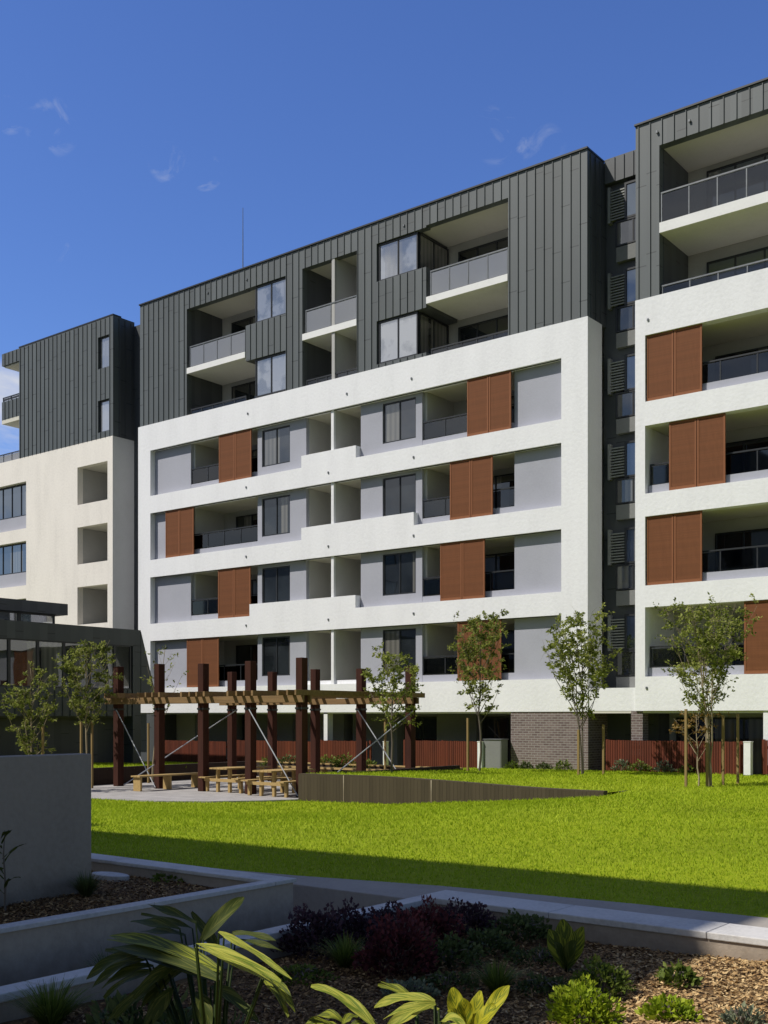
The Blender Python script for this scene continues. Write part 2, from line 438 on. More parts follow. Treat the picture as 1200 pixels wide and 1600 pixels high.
def grid_wall(u0, u1, z0, z1, openings, v_front, v_back, solids=()):
    """wall of real thickness with rectangular openings cut through (solids fill parts of them again)"""
    us = sorted({round(x, 4) for x in [u0, u1] + [a for o in list(openings) + list(solids) for a in o[:2]] if u0 <= x <= u1})
    zs = sorted({round(x, 4) for x in [z0, z1] + [a for o in list(openings) + list(solids) for a in o[2:4]] if z0 <= x <= z1})
    nu, nz = len(us) - 1, len(zs) - 1
    S_ = np.ones((nu + 2, nz + 2), bool); S_[0] = S_[-1] = False; S_[:, 0] = S_[:, -1] = False
    for i in range(nu):
        for j in range(nz):
            cu, cz = (us[i] + us[i + 1]) / 2, (zs[j] + zs[j + 1]) / 2
            if any(a < cu < b and c < cz < d for a, b, c, d in openings) and not any(a < cu < b and c < cz < d for a, b, c, d in solids):
                S_[i + 1, j + 1] = False
    m = MB(); idx = {}

    def V(i, j, k):
        key = (i, j, k)
        if key not in idx:
            idx[key] = len(m.v); m.v.append(W(us[i], v_front if k == 0 else v_back, zs[j]))
        return idx[key]
    for i in range(nu):
        for j in range(nz):
            if not S_[i + 1, j + 1]: continue
            m.f.append((V(i, j, 0), V(i + 1, j, 0), V(i + 1, j + 1, 0), V(i, j + 1, 0)))
            m.f.append((V(i, j, 1), V(i, j + 1, 1), V(i + 1, j + 1, 1), V(i + 1, j, 1)))
            if not S_[i, j + 1]: m.f.append((V(i, j, 0), V(i, j + 1, 0), V(i, j + 1, 1), V(i, j, 1)))
            if not S_[i + 2, j + 1]: m.f.append((V(i + 1, j, 0), V(i + 1, j, 1), V(i + 1, j + 1, 1), V(i + 1, j + 1, 0)))
            if not S_[i + 1, j]: m.f.append((V(i, j, 0), V(i, j, 1), V(i + 1, j, 1), V(i + 1, j, 0)))
            if not S_[i + 1, j + 2]: m.f.append((V(i, j + 1, 0), V(i + 1, j + 1, 0), V(i + 1, j + 1, 1), V(i, j + 1, 1)))
    return m, us, zs, S_


def add_seams(m, u0, u1, z0, z1, openings, v_front, solids=(), w=.36, proud=.035, t=.022):
    """upright seams standing off the sheet, broken where openings are"""
    k = math.ceil((u0 + .02) / w)
    while k * w < u1 - .02:
        x = k * w
        cuts = [(z0, z1)]
        for a, b, c, d in openings:
            if a < x < b:
                segs = [(c, d)]
                for a2, b2, c2, d2 in solids:
                    if a2 < x < b2:
                        segs = [q for (p0, p1) in segs for q in ((p0, min(p1, c2)), (max(p0, d2), p1)) if q[1] - q[0] > .02]
                for (c, d) in segs:
                    cuts = [q for (p0, p1) in cuts for q in ((p0, min(p1, c)), (max(p0, d), p1)) if q[1] - q[0] > .05]
        for p0, p1 in cuts:
            m.box(x - t / 2, x + t / 2, v_front - .005, v_front + proud, p0, p1)
        k += 1


def side_seams(m, u_face, v0, v1, z0, z1, sign=1, w=.36, proud=.035, t=.022):
    v = v0 + .2
    while v < v1 - .05:
        m.box(u_face - .005 * sign, u_face + proud * sign, v - t / 2, v + t / 2, z0, z1); v += w


def window(parent, u0, u1, z0, z1, v, panes=2, glass='glass', bar=.055, name='window', transom=None, depth=.09, splits=None):
    f = MB()
    f.box(u0, u0 + bar, v - depth, v, z0, z1); f.box(u1 - bar, u1, v - depth, v, z0, z1)
    f.box(u0 + bar, u1 - bar, v - depth, v, z1 - bar, z1); f.box(u0 + bar, u1 - bar, v - depth, v, z0, z0 + bar)
    xs = splits if splits else [u0 + (u1 - u0) * k / panes for k in range(1, panes)]
    for x in xs: f.box(x - bar * .45, x + bar * .45, v - depth, v - .008, z0 + bar, z1 - bar)
    if transom: f.box(u0 + bar, u1 - bar, v - depth, v - .012, transom - .025, transom + .025)
    o = f.build(name, 'frame', parent)
    MB().box(u0 + .02, u1 - .02, v - depth * .6, v - depth * .45, z0 + .02, z1 - .02).build('pane', glass, o)
    return o


def window_side(parent, u, v0, v1, z0, z1, panes=2, glass='glass', bar=.055, name='window', depth=.09, splits=None):
    """window in a wall that faces +u"""
    f = MB()
    f.box(u - depth, u, v0, v0 + bar, z0, z1); f.box(u - depth, u, v1 - bar, v1, z0, z1)
    f.box(u - depth, u, v0 + bar, v1 - bar, z1 - bar, z1); f.box(u - depth, u, v0 + bar, v1 - bar, z0, z0 + bar)
    xs = splits if splits else [v0 + (v1 - v0) * k / panes for k in range(1, panes)]
    for x in xs: f.box(u - depth, u - .008, x - bar * .45, x + bar * .45, z0 + bar, z1 - bar)
    o = f.build(name, 'frame', parent)
    MB().box(u - depth * .6, u - depth * .45, v0 + .02, v1 - .02, z0 + .02, z1 - .02).build('pane', glass, o)
    return o


def balustrade(parent, u0, u1, z0, z1, v, n, glass='balus', rail=True, name='balustrade', post='rail'):
    p = MB()
    for k in range(n + 1):
        x = u0 + (u1 - u0) * k / n
        p.box(x - .02, x + .02, v - .03, v + .01, z0, z1)
    p.box(u0 - .02, u1 + .02, v - .04, v + .02, z1, z1 + .05)
    o = p.build(name, post, parent)
    MB().box(u0 + .01, u1 - .01, v - .016, v - .006, z0 + .04, z1 - .03).build('glass_panel', glass, o)
    return o


def screen(parent, u0, u1, z0, z1, v, n=2):
    """sliding slatted shutters, one part per leaf"""
    w = (u1 - u0) / n
    for k in range(n):
        a, b = u0 + k * w + .012, u0 + (k + 1) * w - .012
        vv = v
        m = MB()
        m.box(a, a + .06, vv - .05, vv, z0, z1); m.box(b - .06, b, vv - .05, vv, z0, z1)
        m.box(a + .06, b - .06, vv - .05, vv, z1 - .06, z1); m.box(a + .06, b - .06, vv - .05, vv, z0, z0 + .1)
        z = z0 + .1
        while z < z1 - .08:
            m.box(a + .06, b - .06, vv - .042, vv - .012, z + .005, z + .029); z += .034
        m.box(a + .06, b - .06, vv - .049, vv - .044, z0 + .1, z1 - .06)
        m.build('sliding_screen', 'screen', parent)


def spout(parent, u, z, v):
    MB().box(u - .03, u + .03, v - .02, v + .035, z - .04, z + .04).build('overflow_spout', 'rail', parent)


# ================================================================= CENTRAL BLOCK
ROOF = 19.80; FT = 13.94
rows = [(10.52, 12.69), (7.46, 9.69), (4.41, 6.63), (1.33, 3.59)]     # openings of the white frame, top row first


def gz(u): return -1.9 + .0135 * u


blk = thing('apartment_block', 'long central apartment block with white grid frame, rust brown shutters and charcoal top floors', 'building', (-11, -6, gz(-11)))
openings = [(-22.15, 0., a, b) for a, b in rows]
solids = [(-12.42, -9.43, rows[0][0], 11.02), (-12.42, -6.5, rows[1][0], 7.97), (-15.5, -9.45, rows[2][0], 4.93)]
m, *_ = grid_wall(-23.04, 1.04, .16, FT, openings, 0., -.36, solids)
m.build('facade_frame', 'white', blk)
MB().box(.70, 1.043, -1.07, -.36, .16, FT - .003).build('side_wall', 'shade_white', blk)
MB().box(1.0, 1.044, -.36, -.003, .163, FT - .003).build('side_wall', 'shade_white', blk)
MB().box(-23.043, -22.7, -1.3, -.36, .16, FT - .003).build('side_wall', 'white', blk)
# body behind the balconies
MB().box(-23.0, 1.0, -14, -2.3, -2.6, ROOF - .35).build('back_wall', 'balcony_wall', blk)
for z0, z1, v0, v1 in [(12.70, 13.10, -2.3, -.36)] + [(rows[i][1] + .01, rows[i - 1][0] - .02, -2.3, -.36) for i in (1, 2, 3)] + [(.165, 1.20, -2.3, -.36)]:
    MB().box(-22.68, .69, v0, v1, z0, z1).build('floor_slab', 'soffit', blk)
for r, (a, b) in enumerate(rows):
    # flush grey panels and the walls around the windows
    for (x0, x1, wn) in [(-22.155, -19.62, None), (-15.28, -12.40, (-15.02, -13.34)), (-9.40, -6.30, (-8.27, -6.61)), (-2.10, .005, None)]:
        op = []
        if wn: op = [(wn[0], wn[1], a + .43, b - .13)]
        g, *_ = grid_wall(x0, x1, a - .005, b + .005, op, -.29, -.45)
        g.build('infill_wall', 'infill', blk)
        if wn: window(blk, wn[0], wn[1], a + .43, b - .13, -.33, 2, ['glass_mid', 'glass', 'glass', 'glass'][r])
    # upstand under each open balcony and a dark glass rail above it
    for (x0, x1) in [(-19.62, -15.28), (-6.30, -2.10)]:
        MB().box(x0, x1, -.43, -.30, a - .01, a + .27).build('balcony_upstand', 'infill', blk)
        balustrade(blk, x0 + .03, x1 - .03, a + .27, a + .95, -.34, 4, 'balus_dark', post='frame')
    # side walls between neighbouring balconies
    for x in (-19.66, -15.40, -12.44, -9.36, -6.34, -2.14):
        MB().box(x, x + .16 if x not in (-12.44, -9.36) else x + .08, -2.3, -.45, a - .02, b + .02).build('party_wall', 'balcony_wall', blk)
    z_ = max(a, {0: 11.02, 1: 7.97, 2: 4.93}.get(r, a))
    MB().box(-10.815, -10.685, -2.3, -.20, z_, b + .01).build('party_wall', 'balcony_wall', blk)
    MB().box(-10.82, -10.68, -.20, -.08, z_, b).build('party_wall_end', 'white', blk)
    if r == 3:
        MB().box(-12.35, -9.45, -.3, -.2, a, a + .16).build('balcony_upstand', 'white', blk)
    # sliding doors at the back of the balconies
    window(blk, -18.6, -15.5, a + .1, b - .25, -2.2, 3, 'glass', name='balcony_door')
    window(blk, -5.1, -2.2, a + .1, b - .25, -2.2, 3, 'glass', name='balcony_door')
scr = {0: [(-17.52, -15.45), (-4.05, -2.11)], 1: [(-21.14, -19.18), (-4.84, -2.90)], 2: [(-17.57, -15.50), (-5.29, -3.25)], 3: [(-19.66, -17.52), (-4.49, -2.53)]}
for r, l in scr.items():
    for (x0, x1) in l: screen(blk, x0, x1, rows[r][0] + .01, rows[r][1] - .015, -.06)
for r in (0, 1, 2, 3):
    MB().box(-22.1, -.05, -.13, -.10, rows[r][1] - .03, rows[r][1] - .004).build('screen_track', 'frame', blk)
# top floors: seam metal
cl_open = [(-19.62, -15.77, FT, 18.88), (-15.77, -13.34, 17.27, 18.90), (-15.77, -13.34, FT, 15.70),
           (-12.40, -9.40, FT, 18.95), (-8.38, -5.93, 17.42, 18.95), (-8.38, -5.93, 14.10, 15.84), (-5.93, -2.22, FT, 19.02)]
cz0 = FT + .004
cl = [(a, b, max(c, cz0), d) for a, b, c, d in cl_open]
m, *_ = grid_wall(-22.95, 1.0, cz0, ROOF, cl, -.04, -.34)
add_seams(m, -22.95, 1.0, cz0, ROOF - .05, cl, -.04)
m.build('cladding', 'clad', blk)
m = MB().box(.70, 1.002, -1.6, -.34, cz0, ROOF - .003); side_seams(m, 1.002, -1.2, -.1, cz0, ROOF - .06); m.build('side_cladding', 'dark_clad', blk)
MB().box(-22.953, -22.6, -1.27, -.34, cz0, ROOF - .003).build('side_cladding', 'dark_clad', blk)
MB().box(-22.98, 1.03, -.5, 0.02, ROOF, ROOF + .06).box(.55, 1.03, -1.3, -.5, ROOF, ROOF + .06).build('parapet_cap', 'frame', blk)
MB().box(-22.6, .69, -13, -.36, 19.06, 19.35).build('roof_slab', 'soffit', blk)
# soffit drops and dark flank walls in the upper balconies
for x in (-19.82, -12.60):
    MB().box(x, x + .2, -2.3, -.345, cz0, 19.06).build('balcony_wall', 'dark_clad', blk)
for x in (-9.40, -2.22):
    MB().box(x, x + .2, -2.3, -.345, cz0, 19.06).build('balcony_wall', 'balcony_wall', blk)
MB().box(-10.76, -10.62, -2.3, -.20, cz0, 19.05).build('party_wall', 'balcony_wall', blk)
MB().box(-10.77, -10.61, -.20, -.06, cz0, 19.05).build('party_wall_end', 'side', blk)
# floor between the two upper storeys: white slab edge, glass rail on it
for (x0, x1, z0, z1, g0) in [(-19.62, -15.80, 15.87, 16.13, -19.40), (-12.40, -9.41, 15.90, 16.17, -12.2), (-5.93, -2.23, 15.97, 16.23, -5.72)]:
    b = MB().box(x0 + .02, x1, -2.29, -.01, z0, z1).build('balcony', 'slab', blk)
    balustrade(b, g0, x1 - .03, z1, z1 + .93, -.06, 4 if x1 != -9.41 else 2, 'balus')
    balustrade(blk, g0, x1 - .03, FT - .3, FT + .22, -.12, 5, 'balus_dark', post='frame')
    MB().box(x0 - .02, x1, -2.29, -.36, 13.10, 13.2).build('floor_slab', 'soffit', blk)
# corner window bays
for (x0, x1, z0, z1, g) in [(-15.25, -13.36, 17.29, 18.88, 'glass_pale'), (-15.25, -13.36, 14.02, 15.68, 'glass_pale'),
                            (-8.34, -6.40, 17.44, 18.93, 'glass_pale'), (-8.34, -6.40, 14.13, 15.82, 'glass_pale')]:
    window(blk, x0, x1, z0, z1, -.12, 2, g)
for z0, z1 in ((17.44, 18.93), (14.13, 15.82)):
    window_side(blk, -6.36, -2.2, -.22, z0, z1, 2, 'glass_mid')
    MB().box(-8.3, -6.46, -2.25, -.36, z1 + .02, z1 + .12).build('window_head', 'dark_clad', blk)
for z0, z1 in ((15.70, 17.27),):
    MB().box(-15.75, -13.36, -1.1, -.345, z0 - .0, z0 + .12).build('spandrel_base', 'dark_clad', blk)
MB().box(-8.36, -5.94, -2.2, -.345, 15.86, 17.40).build('spandrel_wall', 'dark_clad', blk)
MB().box(-15.76, -13.35, -2.2, -.345, 15.84, 17.25).build('spandrel_wall', 'dark_clad', blk)
for q0, q1 in ((cz0, 15.7), (17.27, 19.05)): MB().box(-15.33, -15.25, -2.2, -.25, q0, q1).build('balcony_wall', 'dark_clad', blk)
for (x0, x1, k) in [(-18.9, -15.4, 3), (-5.9, -2.3, 4)]:
    for z0 in (13.2, 16.24):
        window(blk, x0, x1, z0, z0 + 2.45, -2.2, k, 'glass', name='balcony_door')
# small fittings
for (u, z) in [(-18.2, 19.3), (-15.7, 19.3), (-7.0, 19.3)]: spout(blk, u, z, -.03)
for (u, z) in [(-15.6, 13.35), (-9.9, 13.2), (-6.6, 13.2)] + [(x, rows[i][1] + .42) for i in (1, 2, 3) for x in (-15.7, -10.9, -6.5)]: spout(blk, u, z, 0.)
MB().tube((-17.12, -1.2, 19.3), (-17.12, -1.2, 23.3), .03, .012, 6).build('antenna', 'rail', blk)
# ground floor
m = MB().box(-2.1, 1.04, -2.2, -.03, -2.4, .155); m.build('brick_wall', 'brick', blk)
MB().box(-22.9, -2.1, -2.9, -2.31, -2.5, .155).build('ground_floor_wall', 'dark_clad', blk)
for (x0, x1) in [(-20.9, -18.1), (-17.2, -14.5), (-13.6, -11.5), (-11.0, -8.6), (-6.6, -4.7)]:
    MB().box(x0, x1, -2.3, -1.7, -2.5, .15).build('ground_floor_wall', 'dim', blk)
window(blk, -4.66, -2.2, -2.0, -.02, -2.1, 2, 'glass', name='patio_door')
window(blk, -18.05, -17.25, -2.2, -.02, -2.1, 1, 'glass', name='patio_door')
window(blk, -14.45, -13.65, -2.2, -.02, -2.1, 1, 'glass', name='patio_door')
window(blk, -8.5, -6.7, -2.1, -.02, -2.1, 2, 'glass', name='patio_door')
MB().box(-11.2, -11.0, -.4, -.05, -2.3, .155).build('column', 'white', blk)
MB().box(-23.0, -2.1, -2.9, -.05, .1, .157).build('soffit', 'soffit', blk)

# ================================================================= GLAZED STAIR LINK + RIGHT BLOCK
rb = thing('apartment_block', 'taller block beyond the glazed stair slot with white frame and wide open balconies', 'building', (8, -6, gz(8)))
RF = 19.95
rrows = [(10.57, 12.80), (7.48, 9.76), (4.39, 6.71), (1.33, 3.66)]
m, *_ = grid_wall(2.83, 14, .18, 14.05, [(3.19, 13.4, a, b) for a, b in rrows], 0.02, -.34)
m.build('facade_frame', 'white', rb)
MB().box(3.0, 14, -14, -2.4, -2.6, RF - .3).build('back_wall', 'balcony_wall', rb)
MB().box(2.84, 3.18, -2.4, -.345, .19, 14.04).build('side_wall', 'white', rb)
MB().box(2.86, 3.66, -2.4, -.345, 14.06, RF - .01).build('side_cladding', 'dark_clad', rb)
for z0, z1 in [(12.81, 13.2)] + [(rrows[i][1] + .01, rrows[i - 1][0] - .02) for i in (1, 2, 3)] + [(.19, 1.25)]:
    MB().box(3.19, 13.9, -2.4, -.345, z0, z1).build('floor_slab', 'soffit', rb)
rs = {0: (3.2, 5.15), 1: (4.0, 5.93), 2: (3.2, 5.15), 3: (6.52, 8.45)}
for r, (a, b) in enumerate(rrows):
    screen(rb, rs[r][0], rs[r][1], a + .01, b - .015, -.05)
    MB().box(3.21, 13.4, -.40, -.2, a - .01, a + .30).build('balcony_upstand', 'infill', rb)
    balustrade(rb, 3.25, 12.9, a + .3, a + .98, -.3, 8, 'balus_dark', post='frame')
    if r == 3:
        window(rb, 5.3, 6.2, a + .05, b - .3, -2.3, 1, 'glass', name='balcony_door')
        window(rb, 7.2, 10.2, a + .05, b - .3, -2.3, 3, 'glass', name='balcony_door')
    else:
        window(rb, 4.7, 11.6, a + .1, b - .42, -2.3, 7, 'glass', name='balcony_door')
op = [(3.68, 13.4, 14.06, 19.05)]
m, *_ = grid_wall(2.83, 14, 14.054, RF, op, -.02, -.34); add_seams(m, 2.83, 14, 14.054, RF - .05, op, -.02, w=.42)
m.build('cladding', 'clad', rb)
MB().box(2.80, 14.02, -.5, .04, RF, RF + .06).build('parapet_cap', 'frame', rb)
MB().box(2.9, 13.9, -13, -.345, 19.06, 19.4).build('roof_slab', 'soffit', rb)
b = MB().box(3.69, 13.38, -2.39, 0.0, 16.12, 16.46).build('balcony', 'slab', rb)
balustrade(b, 3.75, 13.3, 16.46, 17.42, -.05, 10, 'balus_dark', post='rail')
balustrade(rb, 3.75, 13.3, 13.9, 14.34, -.12, 10, 'balus_dark', post='rail')
MB().box(3.67, 13.9, -2.39, -.345, 13.2, 13.3).build('floor_slab', 'soffit', rb)
MB().box(3.66, 3.70, -2.39, -.345, 13.3, 19.05).build('balcony_wall', 'dark_clad', rb)
for z0 in (13.35, 16.5): window(rb, 4.4, 12.4, z0, z0 + 2.35, -2.3, 8, 'glass_blue', name='balcony_door')
for u, z in ((3.62, 19.5), (4.75, 19.5), (3.3, 13.3), (3.25, .95)): spout(rb, u, z, 0.02)
# link
MB().box(.9, 3.0, -12, -1.5, -2.4, 19.85).build('stair_wall', 'dark_clad', rb)
m = MB().box(1.046, 2.82, -1.5, -1.27, 19.0, 19.87); add_seams(m, 1.1, 2.8, 19.0, 19.85, [], -1.27); m.build('stair_fascia', 'dark_clad', rb)
for k in range(6):
    dz = -3.05 * k
    if k == 5: pass
    zl, zh, zb = 17.58 + dz, 18.85 + dz, 16.67 + dz
    f = MB()
    f.box(1.15, 1.25, -1.5, -1.30, zl, zh)
    z = zl + .08
    while z < zh - .1:
        f.box(1.25, 1.80, -1.44, -1.34, z, z + .045); z += .10
    f.build('louvre_panel', 'louvre', rb)
    window(rb, 1.80, 2.80, zl, zh, -1.30, 1, 'glass_blue', name='stair_window', bar=.07)
    if zb > 1: window(rb, 1.45, 2.80, zb, zl - .02, -1.30, 2, 'glass_mid', name='stair_window', bar=.05)
    if zb > 1.4: MB().box(1.48, 2.80, -1.5, -1.31, zb - .55, zb - .03).build('spandrel_panel', 'dim', rb)
MB().box(1.046, 2.825, -1.5, -.05, .18, .97).build('stair_base', 'white', rb)
# ground floor under the right block
MB().box(1.05, 14, -3.2, -2.42, -2.5, .15).build('ground_floor_wall', 'dark_clad', rb)
MB().box(2.65, 3.07, -.5, -.05, -2.4, .175).build('brick_pier', 'brick', rb)
MB().box(7.15, 7.6, -.5, -.03, -2.4, .175).build('column', 'white', rb)
MB().box(1.05, 14, -2.4, -.06, .1, .177).build('soffit', 'soffit', rb)
for (x0, x1) in [(3.3, 6.9), (8.0, 11)]:
    window(rb, x0, x1, -2.0, -.05, -2.3, 3, 'glass', name='patio_door')
MB().box(1.1, 2.5, -2.4, -1.9, -2.4, -.3 + .45).build('ground_floor_wall', 'side', rb)

# ================================================================= LEFT BLOCK
lb = thing('apartment_block', 'cream walled block beyond a dark slot, its charcoal box top jutting over a roof terrace', 'building', (-30, -6, gz(-30)))
lop = [(-27.80, -25.38, 10.75, 12.66), (-27.80, -25.38, 7.72, 9.60), (-27.80, -25.38, 4.65, 6.56),
       (-37.5, -32.24, 10.05, 12.55), (-37.5, -32.24, 7.0, 9.37), (-37.5, -32.24, 3.9, 6.3)]
m, *_ = grid_wall(-41, -24.98, .16, 13.85, lop, 0., -.34); m.build('facade_frame', 'cream', lb)
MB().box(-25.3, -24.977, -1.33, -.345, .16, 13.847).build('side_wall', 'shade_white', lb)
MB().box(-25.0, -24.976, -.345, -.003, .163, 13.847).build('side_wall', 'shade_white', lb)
MB().box(-41, -25.0, -14, -2.2, -2.6, 13.6).build('back_wall', 'balcony_wall', lb)
MB().box(-41, -25.31, -2.2, -.345, 13.2, 13.6).build('roof_slab', 'soffit', lb)
for a, b in ((10.75, 12.66), (7.72, 9.60), (4.65, 6.56)):
    for q0, q1 in ((a - .3, a - .01), (b + .01, b + .3)): MB().box(-27.9, -25.35, -2.2, -.345, q0, q1).build('floor_slab', 'soffit', lb)
    for q0, q1 in ((-27.9, -27.805), (-25.375, -25.31)): MB().box(q0, q1, -2.2, -.345, a, b).build('balcony_wall', 'side', lb)
for a, b in ((10.05, 12.55), (7.0, 9.37), (3.9, 6.3)):
    MB().box(-37.5, -32.23, -.5, -.24, a - .005, a + .75).build('infill_wall', 'infill', lb)
    window(lb, -37.4, -32.26, a + .75, b - .02, -.26, 6, 'glass_blue')
m, *_ = grid_wall(-32.88, -24.95, 13.854, 19.80, [(-26.14, -25.23, 17.33, 18.92), (-26.14, -25.23, 14.16, 15.75)], 0.0, -.34)
add_seams(m, -32.88, -24.95, 13.854, 19.75, [(-26.14, -25.23, 17.33, 18.92), (-26.14, -25.23, 14.16, 15.75)], 0.)
m.build('cladding', 'clad', lb)
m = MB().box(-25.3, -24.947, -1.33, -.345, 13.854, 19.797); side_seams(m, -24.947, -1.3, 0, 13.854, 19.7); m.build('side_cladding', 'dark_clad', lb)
MB().box(-32.5, -25.3, -12, -.8, 13.6, 19.5).build('back_wall', 'dark_clad', lb)
MB().box(-32.9, -24.93, -.5, .02, 19.80, 19.86).build('parapet_cap', 'frame', lb)
for z0, z1 in ((17.33, 18.92), (14.16, 15.75)): window(lb, -26.13, -25.24, z0, z1, -.1, 1, 'glass_pale')
m = MB().box(-34.5, -32.89, -4, 0, 19.12, 19.78); add_seams(m, -34.5, -32.9, 19.12, 19.75, [], 0.); m.build('roof_overhang', 'clad', lb)
MB().box(-34.4, -32.89, -3.9, -.1, 19.05, 19.115).build('soffit', 'soffit', lb)
o = MB().box(-34.5, -32.89, -4, 0, 15.95, 16.15).build('balcony', 'soffit', lb)
m = MB().box(-34.5, -32.9, -.1, 0.001, 16.155, 17.15); add_seams(m, -34.5, -32.9, 16.16, 17.15, [], 0.); m.build('cladding', 'clad', o)
balustrade(o, -34.45, -32.95, 17.16, 17.35, -.05, 2, 'balus_dark', post='frame')
balustrade(lb, -40.8, -33.0, 13.86, 14.3, -.15, 10, 'balus', post='frame')
MB().box(-25.0, -22.9, -12, -1.33, -2.4, 19.6).build('link_wall', 'dark_clad', lb)

# ================================================================= CLUBHOUSE on the left
ch = thing('clubhouse', 'low charcoal clubhouse with a long glazed upper wall and raised clerestory roof', 'building', (-21, 10, -2))
UC, VE = -18.0, 4.0
MB().box(-30, UC - 1.0, VE + .3, 30, -2.5, .0).build('lower_wall', 'dark_clad', ch)
# rim with tapering blade wall at the far end
m = MB(); m.box(-30, UC, VE, 30, 2.98, 3.66); m.build('fascia', 'dark_clad', ch)
m = MB().box(UC - .3, UC, VE + .5, 30, 0.0, 1.12); side_seams(m, UC, VE + .5, 30, 0., 1.1); m.build('spandrel', 'dark_clad', ch)
MB().poly([(UC, VE), (UC, VE + .42), (UC - .6, VE + .42), (UC - .6, VE)], [-2.4] * 4, [3.0] * 4).build('blade_wall', 'dark_clad', ch)
mm = MB(); i = 0
mm.v = [W(UC - .3, VE, 3.6), W(UC + .02, VE, 3.6), W(UC + .02, VE - .9, .6), W(UC - .3, VE - .9, .6), W(UC - .3, VE, .6), W(UC + .02, VE, .6)]
mm.f = [(0, 1, 2, 3), (1, 5, 2), (0, 3, 4), (4, 3, 2, 5), (0, 4, 5, 1)]
mm.build('raking_fin', 'dark_clad', ch)
MB().box(-30, UC - .3, VE + .5, 30, -.06, -.003).build('soffit', 'dark_clad', ch)
vs = [VE + .5, 5.35, 6.61, 7.85, 9.06, 10.33, 11.7, 13.1, 14.5, 15.9, 17.3, 18.7, 20.1]
for a, b in zip(vs[:-1], vs[1:]):
    window_side(ch, UC - .02, a, b, 1.12, 2.98, 1, 'glass_mid', bar=.06)
m = MB().box(-30, -20, 6.24, 30, 4.25, 4.72); m.build('raised_roof', 'dark_clad', ch)
MB().box(-29, -20.5, 6.7, 30, 3.5, 3.75).build('roof_slab', 'dark_clad', ch)
for k in range(5):
    window_side(ch, -20.25, 6.7 + k * 1.7, 6.7 + (k + 1) * 1.7, 3.67, 4.25, 1, 'glass_pale', bar=.07, name='clerestory_window')
MB().box(-30, -26, VE + .5, 30, .001, 2.97).build('back_wall', 'side', ch)

# ================================================================= OPPOSITE BLOCK (stands behind the photographer, throws the foreground shade)
HT = 15.2; OU, OV = 7.15, 34.25


def ofront(u): return OV + .05 * (OU - u)


ob = thing('apartment_block', 'plain grey block beside the planting, its shade lying over the near lawn', 'building', (-20, 46, -2))
MB().poly([(OU, OV), (OU, 62), (-60, 62), (-60, ofront(-60))], -2.5, HT).build('wall', 'side', ob)
for z in (0.6, 3.6, 6.6, 9.6, 12.4):
    for u in (-38, -33, -28, -23, -18, -13, -8, -3, 2):
        q = [(u, ofront(u) - .06), (u, ofront(u) - .005), (u + 2.2, ofront(u + 2.2) - .005), (u + 2.2, ofront(u + 2.2) - .06)]
        f = MB().poly(q[::-1], z, z + 1.6).build('window', 'frame', ob)
        q = [(u + .08, ofront(u) - .085), (u + .08, ofront(u) - .07), (u + 2.12, ofront(u + 2.2) - .07), (u + 2.12, ofront(u + 2.2) - .085)]
        MB().poly(q[::-1], z + .08, z + 1.52).build('pane', 'glass', f)
MB().box(-12, -6.2, 35.55, 43, HT, HT + 2.3).build('roof_shadow_box', 'dark_clad', ob)  # unseen box added on the roof to shape a shadow notch on the lawn

# ================================================================= GROUND
def smooth(a, b, x):
    t = min(1, max(0, (x - a) / (b - a))); return t * t * (3 - 2 * t)


PE = [(-30, 15.4), (-12, 15.3), (-6.7, 15.0), (-4.6, 14.5), (-3.3, 13.7), (-2.4, 12.6), (-1.95, 11.75)]   # front edge of the patio


def vmin(u):
    if u <= -1.95:
        return float(np.interp(u, [p[0] for p in PE], [p[1] for p in PE]))
    if u < 6.8: return 11.6 - (u + 1.95) * .137
    return .5


def base(u, v): return -1.85 - .05 * v / 24 + .012 * math.sin(u * .9) * math.sin(v * .7)


def lower(u, v):
    A = min(1, max(0, 1 - (u - 1.2) / 6.6)); B = 1 - smooth(13.5, 24, v)
    if u > 6.79: B *= smooth(8.2, 10.4, v)
    return base(u, v) - .50 * A * B


def wtop(u): return -1.65 - .19 * smooth(0, 6.8, u)


def upper(u, v):
    t = min(1, v / 10.5); k = smooth(2.5, 6.8, u)
    a = gz(u) * (1 - t) + (wtop(u) if u > -2.5 else -1.82) * t
    return a * (1 - k) + base(u, v) * k


def vmax_up(u):
    if u < -11.6: return 12.8
    if u < -1.95: return 3.7
    return 11.5 - (u + 1.95) * .137


def lawn_front(u): return float(np.interp(u, [7.5, 9, 10.3, 12.1, 14.3, 16], [25.30, 25.22, 25.02, 24.62, 24.38, 24.32]))


m = MB()


def strip(us, v0f, v1f, zf, n):
    i0 = len(m.v)
    for u in us:
        a, b = v0f(u), v1f(u)
        for k in range(n + 1):
            v = a + (b - a) * k / n; m.v.append(W(u, v, zf(u, v)))
    for i in range(len(us) - 1):
        for k in range(n):
            p = i0 + i * (n + 1) + k; q = p + n + 1
            m.f.append((p, p + 1, q + 1, q))


def lin(a, b, n): return [a + (b - a) * k / n for k in range(n + 1)]


